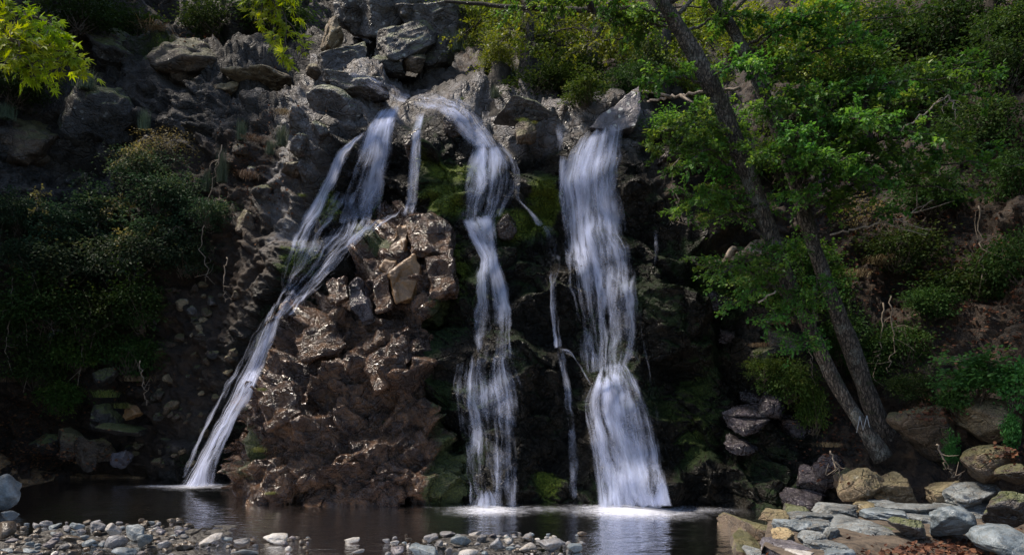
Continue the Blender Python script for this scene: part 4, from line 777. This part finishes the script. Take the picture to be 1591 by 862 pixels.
stick('dead_branch', 'bare pale stick lying level from the lichen-spotted boulder towards the leaning trunk', [(1006,158,14.6),(1040,152,14.2),(1080,146,13.8),(1150,136,13.4)], .02, .03, M['deadwood'], seed=2, twigs=3)
stick('dead_branch', 'grey root-like limb resting on the brown ledge left of the pale leaning trunk', [(1100,408,14.2),(1140,400,13.9),(1175,386,13.7),(1200,362,13.5)], .03, .07, M['deadwood'], seed=3, twigs=3)
stick('dead_branch', 'bleached forked twig among the bright leaves at far right', [(1400,205,12.1),(1440,172,12),(1470,150,12),(1478,160,12),(1485,185,12)], .014, .006, M['deadwood'], seed=4, twigs=8)
stick('dead_branch', 'fallen grey twig under the bright leaves right of the dark leaning trunk', [(1290,365,13.6),(1340,352,13.5),(1400,338,13.4),(1450,310,13.4)], .02, .01, M['deadwood'], seed=5, twigs=5)
stick('dead_branch', 'thin brown twig hanging over the dark wall right of the right-hand fall', [(1062,345,14.2),(1050,310,14.3),(1045,270,14.4),(1058,240,14.4)], .008, .014, M['twig'], seed=6, twigs=4)
stick('dead_branch', 'short cut stick poking from the leaves left of the pale trunk', [(1178,470,12.8),(1205,452,12.7)], .018, .014, M['deadwood'], n=8, seed=7)
stick('dead_branch', 'small driftwood stick lying in the shallow pool near the left pebbles', [(296,828,10.6),(318,822,10.7),(334,818,10.8)], .02, .01, M['darkbark'], n=8, seed=8, twigs=2)
# plane tree whose lime leaves reach in at the top left; its trunk stands left of the picture
rgm = np.random.default_rng(77); C_ = spline(np.array([(-8.2, 6.4, -.1), (-8.0, 6.6, 2.5), (-7.4, 6.9, 5.), (-6.6, 7.2, 7.5), (-5.5, 7.4, 9.5)]), 40)
tm = thing('plane_tree', 'lime-leaved tree reaching in from the left, its star-shaped leaves glowing at the top left', 'tree', C_[0])
V, f, cps = tube(C_ - C_[0], np.linspace(.3, .12, 40), 20, .15, 5); mk('trunk', V, [f, cps], M['bark'], tm)
for k, (i, end, n) in enumerate([(18,(105,105,7.2),15),(18,(55,120,7.0),13),(20,(85,60,7.2),14),(20,(20,45,7.1),14),(22,(45,75,7.0),14),(17,(35,95,6.8),12),(22,(-60,60,7),14),
   (30,(445,104,8.0),13),(32,(412,40,8.1),14),(31,(395,20,8.3),13),(33,(430,70,8.0),13),(32,(450,-4,8.1),13),(34,(380,-10,8.2),12),(36,(330,-60,8.4),12),(36,(200,-70,8),14),(34,(100,-60,7.6),14)]):
    a = C_[i]; e = P(*end); top = np.array([e[0] - .3, e[1] + .1, e[2] + (.95 if end[1] < 110 and end[0] > 150 or k >= 7 else .25)])
    pts = np.array([a, (a + top) / 2 + [0, 0, .25], top, e]) - C_[0]
    branch(tm, pts, .022, 600 + k, M['leaf_lime'], M['twig'], ls=.09, ntw=n, tl=.42, per=5, bare=.62, tmpl=MT, quads=MQ, wr=.95, droop=.3, up=(.0, -.75, .75), tilt=.3)
# ---------------------------------------------------------------- shrubs, tufts, ivy
def pd(px, py, off=.3): return float(depth(px, py, 3)) - off
SH = [ # kind, px, py, rx, rz, offset towards the pool, label
 ('pale',265,222,52,30,.2,'sparse yellowish shrub on the ledge above the left-hand brambles'),('dark',225,262,55,42,.4,'dark bramble with yellow-tipped leaves under the weathered cliff block'),('dark',255,300,60,45,.5,'dark bramble spilling right towards the dry twigs of the left slope'),
 ('pale',215,240,34,24,.5,'small yellow-green shrub against the grey cliff block'),('dark',160,330,70,50,.5,'broad blue-green bramble below the pale jutting stone'),('dark',90,345,62,48,.5,'bramble mound under the rounded left buttress'),('dark',250,360,62,46,.5,'dense bramble edging the brown scar of the left slope'),
 ('dark',190,395,74,52,.6,'largest dark bramble in the middle of the left wall'),('dark',110,410,72,50,.6,'dark bramble between the hanging roots and the largest bramble'),('dark',45,400,50,46,.4,'dark bramble touching the left edge'),('dark',290,395,46,40,.4,'bramble tongue reaching over the brown scar'),
 ('shade',70,470,64,50,.5,'shaded shrub beside the hanging roots at the left edge'),('shade',145,480,66,54,.5,'shaded fern-dark shrub low on the left wall'),('shade',210,470,52,50,.4,'deeply shaded bramble right of the fern-dark shrub'),('mid',115,545,46,40,.4,'greener leafy shrub low on the left wall'),
 ('shade',60,560,50,46,.4,'dark ivy patch above the dead leaves, far left'),('mid',95,610,40,34,.4,'green leafy clump above the pale mossy block'),('shade',205,545,44,40,.3,'dark overhanging shrub above the grassy bank stone'),('dark',325,330,44,34,.3,'small bramble at the foot of the dry twigs'),
 ('shade',15,490,36,50,.2,'dim shrub cut by the left edge'),('dark',20,330,44,44,.2,'ivy-dark bush on the left edge below the buttress'),
 ('shade',30,120,60,50,.3,'dark bush behind the lime leaves at the left edge'),('shade',215,40,50,34,.2,'dark mossy shrub on top of the upper left cliff'),('shade',420,20,60,40,.3,'dark shrub over the cave behind the second spray of lime leaves'),('shade',130,20,60,40,.3,'dark shrub at the very top left of the cliff'),('shade',320,25,50,36,.3,'dark shrub overhanging the mossy brown boulder'),
 # behind the falls
 ('back',745,60,52,46,-.6,'yellow-green bush hard against the right side of the crag'),('back',790,30,60,50,-.3,'bright yellow-green bush above the small stone heap'),('back',770,92,40,32,.2,'lower yellow-green bush hanging over the stone heap'),('shade',850,80,60,46,.2,'olive bush in front of the twin woodland trunks'),('shade',900,110,58,40,.3,'dim olive bush over the shaded bank at the gap'),
 ('back',880,30,66,46,-.4,'pale leafy bush under the black crooked bough'),('back',960,70,60,50,.4,'yellow-green bush left of the ivy-clad trunk'),('mid',905,140,40,28,.6,'small bright shrub on the shaded bank above the lip'),('shade',985,120,44,36,.6,'leafy bush behind the lichen-spotted boulder'),('back',730,10,50,36,-.4,'yellow-green bush at the top edge right of the crag'),
 ('back',940,10,70,40,.2,'high leafy bush at the top edge left of the leaning trunks'),('shade',850,130,60,30,-.2,'dark undergrowth at the back of the gap between stumps and boulder'),('mid',1010,90,34,60,1.5,'ivy hanging on the broad dark trunk'),
 ('back',1090,40,70,50,.5,'olive bush between the two leaning trunks'),('back',1070,120,60,46,.6,'leafy bush just left of the pale leaning trunk'),('back',1180,60,70,56,.5,'yellowish bush behind the dark leaning trunk'),('back',1250,100,70,56,.5,'yellowish bush right of the dark leaning trunk'),('back',1290,30,80,50,.4,'tall yellow-green bush at the top edge right of the trunks'),
 ('mid',1340,110,70,54,.5,'green bush behind the bright sprays at upper right'),('shade',1400,50,80,56,.4,'dim green bush at the top edge, upper right'),('shade',1480,40,76,60,.4,'dark bush in the shade at the top right'),('shade',1560,100,66,60,.4,'dark bush by the straight trunk at the right edge'),('shade',1430,140,70,50,.4,'dark bush behind the bleached forked twig'),
 ('mid',1575,30,50,44,.8,'blue-green bush at the top right corner'),('shade',1520,190,70,56,.4,'dark shrub behind the farthest bright spray'),('shade',1580,270,56,56,.4,'dark shrub at the right edge, mid height'),('shade',1450,290,66,50,.3,'shadowy shrub below the bright sprays at right'),
 # right slope
 ('bright',1045,190,44,28,.5,'leafy clump at the right of the lichen-spotted boulder'),('mid',1120,215,56,40,.6,'green shrub crossed by the pale leaning trunk'),('mid',1200,250,60,46,.4,'green shrub between the leaning trunks, upper part'),('pale',1120,300,40,30,.6,'yellowing clump left of the pale trunk'),('mid',1240,180,60,40,.5,'green shrub behind the dark trunk, upper part'),
 ('pale',1340,330,60,34,.3,'feathery pale shrub right of the dark trunk'),('shade',1400,380,60,44,.3,'dim shrub on the leaf-strewn right slope'),('mid',1240,400,56,42,.4,'small-leaved shrub between the leaning trunks, mid height'),('mid',1160,445,60,40,.5,'small-leaved shrub over the dark wall left of the pale trunk'),('mid',1230,470,50,40,.6,'small-leaved shrub in front of the pale trunk'),
 ('mid',1290,440,40,44,.3,'leafy clump against the dark trunk'),('mid',1225,585,44,46,.4,'ivy strands hanging below the pale grey outcrop rock'),('mid',1190,570,30,24,.3,'little ivy fringe under the smaller pale rock'),('mid',1262,630,30,52,.5,'trailing ivy column left of the painted trunk'),('shade',1300,520,46,50,.2,'dark leafy tangle round the feet of the leaning trunks'),
 ('shade',1350,560,44,50,.2,'dark shrub just right of the painted trunk'),('shade',1400,530,54,44,.2,'dark ivy on the bank between trunk and ivy mound'),('shade',1420,600,40,30,.3,'low dark ivy above the tall mossy boulder'),('shade',1500,440,70,50,.2,'dark undergrowth on the leaf-strewn slope at right'),('shade',1570,400,60,60,.2,'black-green shrub at the right edge above the ivy mound'),('shade',1450,470,50,36,.2,'dim ground ivy on the right slope'),
]
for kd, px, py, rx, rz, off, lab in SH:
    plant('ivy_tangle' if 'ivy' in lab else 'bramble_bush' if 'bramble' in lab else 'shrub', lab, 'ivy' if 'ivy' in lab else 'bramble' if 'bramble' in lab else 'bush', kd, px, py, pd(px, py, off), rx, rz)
for px, py, Y, rx, rz, lab in [(1525,580,12.3,66,44,'lush bright ivy mound draped over the big cream boulder'),(1580,590,12.0,40,50,'bright ivy at the right edge beside the cream boulder'),(1480,615,12.5,34,34,'ivy hanging between the mossy boulder and the cream one'),(1572,665,11.9,22,40,'ivy trail hanging down the right side of the cream boulder'),(1478,700,12.3,14,34,'thin ivy trail dangling over the dark hollow between boulders')]:
    plant('ivy_mound', lab, 'ivy', 'ivy', px, py, Y, rx, rz)
TU = [('heath',132,118,34,40,'spiky grey-green tuft hanging below the cliff top by the lime leaves'),('heath',160,8,36,40,'grey-green tuft at the very top of the left cliff'),('heath',225,182,16,42,'slender grey-green tuft above the brambles'),('heath',437,205,22,44,'bushy grey-green tuft left of the pale rubble'),('heath',345,250,18,66,'tallest grey-green tuft on the left slope'),('heath',375,198,16,40,'dry grey-green tuft under the tan ledge rock'),
 ('heath',420,225,14,30,'small grey-green tuft below the bushy one'),('heath',322,275,16,46,'grey-green tuft at the left foot of the tallest one'),('heath',10,170,26,30,'grey tuft on the rounded buttress at the left edge'),('heath',795,105,26,34,'grey-green tuft over the knotted stump'),('heath',770,140,16,24,'small grass-like tuft by the stone heap'),('heath',712,60,22,40,'misty grey-green tuft tucked behind the crag'),
 ('grass',1048,250,16,30,'drooping grass clump right of the head of the right-hand fall'),('grass',812,184,12,8,'bright little grass cushion on the flat ledge rock'),('grass',830,188,9,7,'second tiny grass cushion on the flat ledge rock'),('grass',165,600,30,34,'grass hanging over the bank stones at the left'),('grass',190,622,20,24,'short grass beside the ochre block'),('grass',407,600,12,14,'small grass tuft on the left shoulder of the outcrop'),('grass',402,690,16,24,'yellow-green grass hanging on the outcrop by the chute'),('grass',718,150,5,10,'tiny upright sprig standing above the head of the falls'),
 ('grass',1095,330,22,30,'yellowish drooping grass over the dark wall'),('grass',420,762,14,10,'grass tuft at the waterline of the outcrop'),('grass',470,300,10,10,'tiny grass tuft on the pale rubble'),
 ('drygrass',395,225,26,30,'reddish dry stalks among the pale rubble'),('drygrass',385,285,24,44,'dry twiggy tangle hanging down the left slope'),('drygrass',440,180,20,20,'reddish dead bracken at the top of the rubble'),('drygrass',210,600,30,40,'dry roots and dead bracken over the hollow'),('drygrass',18,600,30,34,'dead bracken above the leaf bank at the left edge'),('drygrass',1215,510,26,34,'dry grass fringe over the pale grey outcrop rock'),('drygrass',1180,545,22,30,'pinkish dry grass left of the pale outcrop rock'),('drygrass',1250,320,24,40,'dry hanging grass between the leaning trunks'),
 ('drygrass',1370,420,40,50,'brown dead bracken on the right slope'),('drygrass',1330,440,30,50,'dead hanging stems right of the dark trunk'),('drygrass',1290,700,24,30,'dry grass at the foot of the painted trunk'),('drygrass',240,50,40,20,'reddish dead bracken on top of the left cliff'),('drygrass',30,430,24,60,'straw-coloured stems hanging at the left edge')]
for kd, px, py, rx, rz, lab in TU:
    nm = dict(heath='heath_tuft', grass='grass_tuft', drygrass='dry_grass')[kd]
    plant(nm, lab, dict(heath='tuft', grass='grass', drygrass='dry grass')[kd], kd, px, py + (rz * .5 if kd != 'drygrass' else -rz * .2), pd(px, py, .12), rx, rz)
for k in range(16):
    rg = np.random.default_rng(1200 + k); x, y = [(60,330),(120,300),(190,300),(250,270),(300,300),(160,370),(230,400),(90,440),(180,450),(280,370),(60,520),(130,540),(210,350),(40,370),(310,390),(100,380)][k]
    Yk = pd(x, y, .9); r = thing('bramble_cane', 'arching leafy cane standing out from the dark brambles of the left wall', 'bramble', P(x, y, Yk + .7), 'bramble canes on the left wall')
    e = np.array([rg.normal() * .6, -.75, rg.uniform(-.1, .35)]); branch(r, np.array([(0, 0, -.15), e * .5 + [0, 0, .35], e + [0, 0, -.1]]), .012, 1300 + k, M['leaf_dark' if k % 3 else 'leaf_pale'], M['twig'], ls=.06, ntw=14, tl=.4, per=7, bare=.15, nm='cane', flatten=.6, tilt=.5)
# hanging roots and creepers
for k, (pts, lab) in enumerate([([(20,430),(18,480),(8,540),(20,580)],'longest of the pale roots hanging at the left edge'),([(52,440),(40,500),(46,560),(36,610)],'pale root hanging just right of the left edge'),([(125,480),(128,540),(120,600)],'thin root hanging down the fern-dark shrub'),([(200,430),(212,470),(222,490)],'root crossing the shaded bramble on the left wall'),
  ([(318,350),(312,380),(322,420),(318,440)],'bare creeper hanging beside the brown scar'),([(352,400),(348,440),(350,470)],'thin pale creeper on the right of the brown scar'),([(218,560),(222,600),(228,630)],'pale root dangling above the ochre block'),([(1262,520),(1258,560),(1266,600)],'pale creeper hanging right of the trailing ivy'),
  ([(1372,470),(1368,540),(1360,570)],'hanging creeper right of the dark trunk, nearest it'),([(1385,460),(1388,530),(1380,580)],'second hanging creeper right of the dark trunk'),([(1455,690),(1475,730),(1492,745)],'pale root arching in front of the tall mossy boulder'),([(1050,300),(1056,330),(1052,350)],'root hanging below the grass clump right of the falls'),
  ([(1520,320),(1525,400),(1530,440)],'faint creeper hanging in the dark at far right'),([(345,225),(330,290),(318,330)],'straight dry stem leaning across the left slope'),([(1290,700),(1300,730),(1312,745)],'pale root straggling from the foot of the painted trunk')]):
    Y = [pd(a, b, .35) for a, b in pts]; Y = [min(Y)] * len(pts)
    stick('hanging_root', lab, [(a, b, y) for (a, b), y in zip(pts, Y)], .014, .007, M['vine'], 'root', 18, .025, 300 + k, 4)

# ---------------------------------------------------------------- fallen leaves
def litter(name, label, spots, n, seed, ls=.07, lift=.02, flat=False):
    rg = np.random.default_rng(seed); PP = []
    for px, py, rx, ry, wgt in spots:
        k = int(n * wgt); a = px + rg.normal(size=k) * rx; b = py + rg.normal(size=k) * ry
        PP.append(P(a, b, depth(a, b) - lift) if not flat else PZ(a, np.maximum(b, 770), flat + rg.random(k) * .03))
    PP = np.concatenate(PP); T = rg.normal(size=PP.shape); T[:, 2] *= .3; N = unit(np.array([0, -.35, .8]) + rg.normal(size=PP.shape) * .5)
    o = leaves(name, PP, T, N, ls * rg.uniform(.5, 1.3, len(PP)), M['dry'], None, .7, seed=seed); return stuff(o, label, 'leaves')
litter('leaf_litter', 'dead brown leaves lying on the left bank below the brambles', [(60,712,60,12,.4),(30,660,40,20,.3),(60,610,60,30,.2),(215,590,25,15,.1)], 1600, 1)
litter('leaf_litter', 'dead brown leaves scattered over the right slope', [(1340,380,60,60,.25),(1420,410,80,70,.45),(1540,440,50,60,.3),(1450,640,25,8,.1),(1300,680,30,30,.1),(1570,700,20,10,.05)], 2600, 2)
litter('leaf_litter', 'dead leaves and twigs among the pale rubble of the left slope', [(390,250,40,50,.6),(250,50,50,15,.2),(300,300,50,40,.2)], 700, 3, .06)

# ---------------------------------------------------------------- stones of the near bank
mats_d = [M['pebble'], M['pebble_brown'], M['pebble_brown'], M['pebble_grey'], M['pebble_brown'], M['violet']]
mats_p = [M['pebble'], M['pebble_grey'], M['pebble_grey'], M['pebble_pale'], M['pebble_brown'], M['pebble_brown']]
def bank_stone(label, px, py, wpx, hpx, mat, seed, group=None, name='stone', z=None, sub=4, rot=None):
    """a stone whose foot shows at row py + hpx/2"""
    Y = float((H + .012) * F / (py + hpx / 2 - CY)) if z is None else float((H - z) * F / (py + hpx / 2 - CY)); rg = np.random.default_rng(seed)
    return rock(name, label, 'stone', px, py, Y, wpx * 1.1, hpx * .85, mat, seed, .9, (rg.uniform(-.2, .2), rg.uniform(-.2, .2), rg.uniform(0, 3)) if rot is None else rot, sub, 11, .04, 18., group, None, 0, False)
PS, PP_, PB, PG, PV = M['pebble'], M['pebble_pale'], M['pebble_brown'], M['pebble_grey'], M['violet']
for k, (px, py, wd, hh, mt, lab) in enumerate([(2,765,54,66,PS,'big rounded blue-grey boulder at the left edge of the pool'),(17,800,30,18,PS,'small blue-grey stone just below the big left-edge boulder'),(8,824,44,34,PB,'dark blue stone at the left edge below the big boulder'),
 (56,816,15,13,PG,'small dark stone alone beside the left edge stones'),(85,817,27,9,PS,'flat blue-green stone right of the small dark one'),(118,816,26,15,PS,'blue-grey stone fourth from the left edge'),(150,820,28,24,PG,'rounded grey stone left of the white one'),(174,822,30,26,PP_,'white-topped stone standing brightest in the left heap'),(208,826,36,30,PS,'tall pale blue-grey stone right of the white-topped one'),
 (224,839,36,26,PS,'blue stone leaning on the tall pale one, right end of the left heap'),(178,845,34,34,PG,'dark grey stone in front of the white-topped one'),(140,842,26,16,PS,'greenish-grey stone low in the left heap'),(110,837,30,14,PB,'brown flat stone in the left heap'),(78,845,28,16,PV,'violet-grey stone near the left bottom'),(192,856,36,16,PS,'blue-grey stone at the bottom edge of the left heap'),(47,856,34,12,PS,'pale flat stone at the bottom edge, lower left'),(12,856,26,14,PS,'blue stone in the lower left corner'),
 (258,845,22,18,PG,'light grey oval stone right of the left heap'),(284,846,18,14,PG,'small grey stone next to the oval one'),(328,838,46,15,PP_,'long low white stone in the shallow water'),(352,837,16,9,PS,'small grey stone touching the long white one'),(377,841,34,16,PG,'grey stone right of the long white one'),(428,836,42,18,PP_,'tan-grey stone standing in the shallows, left of middle'),(385,858,62,12,PS,'large smooth blue-grey stone cut by the bottom edge'),(450,853,15,14,PP_,'little pale stone in the water near the bottom edge'),
 (547,838,24,13,PP_,'lone pale wet stone in the shallow pool left of the middle heap'),(556,857,20,9,PG,'small wet stone below the lone pale one'),(235,824,14,6,PP_,'thin tan stone beyond the left heap'),
 (618,854,28,18,PV,'dark purple-grey stone at the left end of the middle heap'),(650,851,34,24,PS,'blue-green stone second from the left in the middle heap'),(668,857,40,18,PS,'broad pale blue stone at the bottom of the middle heap'),(681,845,20,16,PG,'round blue-grey stone in the middle heap behind the broad one'),(672,834,26,18,PG,'grey ribbed stone at the back left of the middle heap'),(697,829,28,14,PG,'brownish rock at the very back of the middle heap'),
 (718,841,34,22,PS,'bluish square-edged stone in the centre of the middle heap'),(730,858,40,14,PP_,'pale rounded stone at the bottom edge of the middle heap'),(738,829,22,12,PP_,'tan stone at the back of the middle heap'),(750,835,20,20,PG,'grey cracked stone behind the bluish square-edged one'),(772,846,26,26,PG,'white-streaked grey stone right of centre in the middle heap'),(790,840,20,14,PP_,'small tan stone in the right part of the middle heap'),(795,852,18,12,PS,'small blue stone low in the right part of the middle heap'),
 (818,851,34,16,PP_,'flat pale stone beside the largest stone of the middle heap'),(853,844,44,26,PG,'largest pale grey stone at the right end of the middle heap'),(820,834,20,14,PG,'brown-grey stone behind the flat pale one'),(893,850,32,18,PS,'blue-white stone alone at the far right of the middle heap'),(765,832,16,12,PV,'small mauve stone at the back of the middle heap')]):
    bank_stone(lab, px, py, wd, hh, mt, 500 + k)
rg = np.random.default_rng(4); k = 0
GL = ('small stones of the left heap', 'small stones of the middle heap', 'brown stones under the shallow water')
for n, (x0, x1, y0, y1), g, lab, sz in ((150, (0, 300, 808, 862), 0, 'small dull stone filling the gaps of the left heap at the pool edge', (6, 19)), (36, (300, 480, 832, 862), 0, 'small dull stone filling the gaps of the left heap at the pool edge', (6, 14)), (90, (600, 905, 828, 862), 1, 'small stone filling the gaps of the middle heap at the pool edge', (6, 15)), (70, (250, 1120, 812, 862), 2, 'brown stone lying under the shallow pool water', (7, 20))):
    for j in range(n):
        wd = rg.uniform(*sz); px, py = rg.uniform(x0, x1), rg.uniform(y0, y1)
        if g == 2:
            Y = (H + .08) * F / (py - CY); o = rock('underwater_stone', lab, 'stone', px, py, Y, wd, wd * .5, M['pebble_brown'], 700 + j, .9, (0, 0, j), 3, 9, .04, 20., GL[g], None, 0, False)
        else: bank_stone(lab, px, py, wd, wd * rg.uniform(.55, .8), (mats_p if g else mats_d)[rg.integers(0, 6)], 800 + k, GL[g], 'small_stone', sub=3)
        k += 1

# ---------------------------------------------------------------- flagstone terrace, lower right
tx = np.linspace(3.0, 9.0, 110); ty = np.linspace(6.2, 12.6, 110); TX, TY = np.meshgrid(tx, ty)
fpx, fpy = TX / TY * F + CX, CY + (H - .35) * F / TY
edge_ = polysd(fpx, fpy, [(1150,900),(1178,850),(1190,797),(1260,782),(1420,772),(1640,740),(2300,760),(2300,1100),(1150,1100)])
walk = ss(0, 18, polysd(fpx, fpy, [(1310,862),(1330,832),(1420,822),(1520,815),(1560,800),(2300,790),(2300,1200),(1250,1200),(1290,880)]))
TZ = -.5 + .78 * ss(-14, 6, edge_) - .1 * walk + .02 * fbm(np.stack([TX, TY, TX * 0], -1) * 3, 3, 2)
struct(mk('path', np.stack([TX, TY, TZ], -1).reshape(-1, 3), grid_faces(*TX.shape), M['soil']))
ter = thing('flagstone_terrace', 'low mortared terrace of blue-grey flagstones at the pool edge, lower right', 'stone terrace', (4.0, 9.8, .2))
FS = [(1205,797,46,16,.34,'tan'),(1190,832,30,50,.08,'brown'),(1160,852,46,36,.02,'brown'),(1255,799,58,14,.35,'slab'),(1300,790,66,13,.36,'slab'),(1345,786,40,10,.36,'tan'),(1378,784,50,11,.37,'slab'),(1230,813,52,11,.36,'pebble'),(1215,828,34,18,.3,'yellow'),(1268,815,50,12,.36,'slab'),(1320,814,74,34,.27,'slab'),(1290,826,30,12,.33,'slab'),
 (1420,790,110,12,.37,'slab'),(1480,784,90,11,.37,'slab'),(1530,783,70,10,.37,'slab'),(1415,800,70,20,.3,'slab'),(1380,797,60,12,.36,'pebble'),(1262,833,44,12,.33,'slab'),(1225,850,56,24,.26,'violet'),(1275,846,46,18,.3,'slab'),(1295,858,56,16,.27,'pebble'),(1245,862,40,14,.25,'pebble_pale'),(1183,862,34,24,.1,'slab'),(1500,790,64,26,.28,'slab'),(1550,768,90,20,.4,'slab'),(1360,822,40,24,.24,'grey'),(1232,790,40,10,.35,'grey')]
for k, (px, py, wd, hh, z, mt) in enumerate(FS):
    Yf = (H - z) * F / (py - CY); dpt = Yf * Yf / F / H * max(8, hh * .9)          # ground depth the stone covers
    sc = Yf / F; V, f = rock_geo(900 + k, (wd * sc * .56, max(.16, dpt * .75), max(.08, hh * sc * .4)), 5, 9, .045, 90., .55)
    a = .25 * math.sin(k * 2.1); V = V @ np.array([[math.cos(a), math.sin(a), 0], [-math.sin(a), math.cos(a), 0], [0, 0, 1]])
    o = mk('flagstone', V, f, M[mt], ter); o.location = P(px, py, Yf) - np.array([4.0, 9.8, .2]) - np.array([0, 0, .03])
litter('leaf_litter', 'dry orange-brown leaves strewn over the path below the flagstones', [(1390,848,60,12,.3),(1500,830,50,16,.3),(1470,850,80,12,.25),(1330,836,40,10,.15)], 1000, 6, .075, flat=.22)
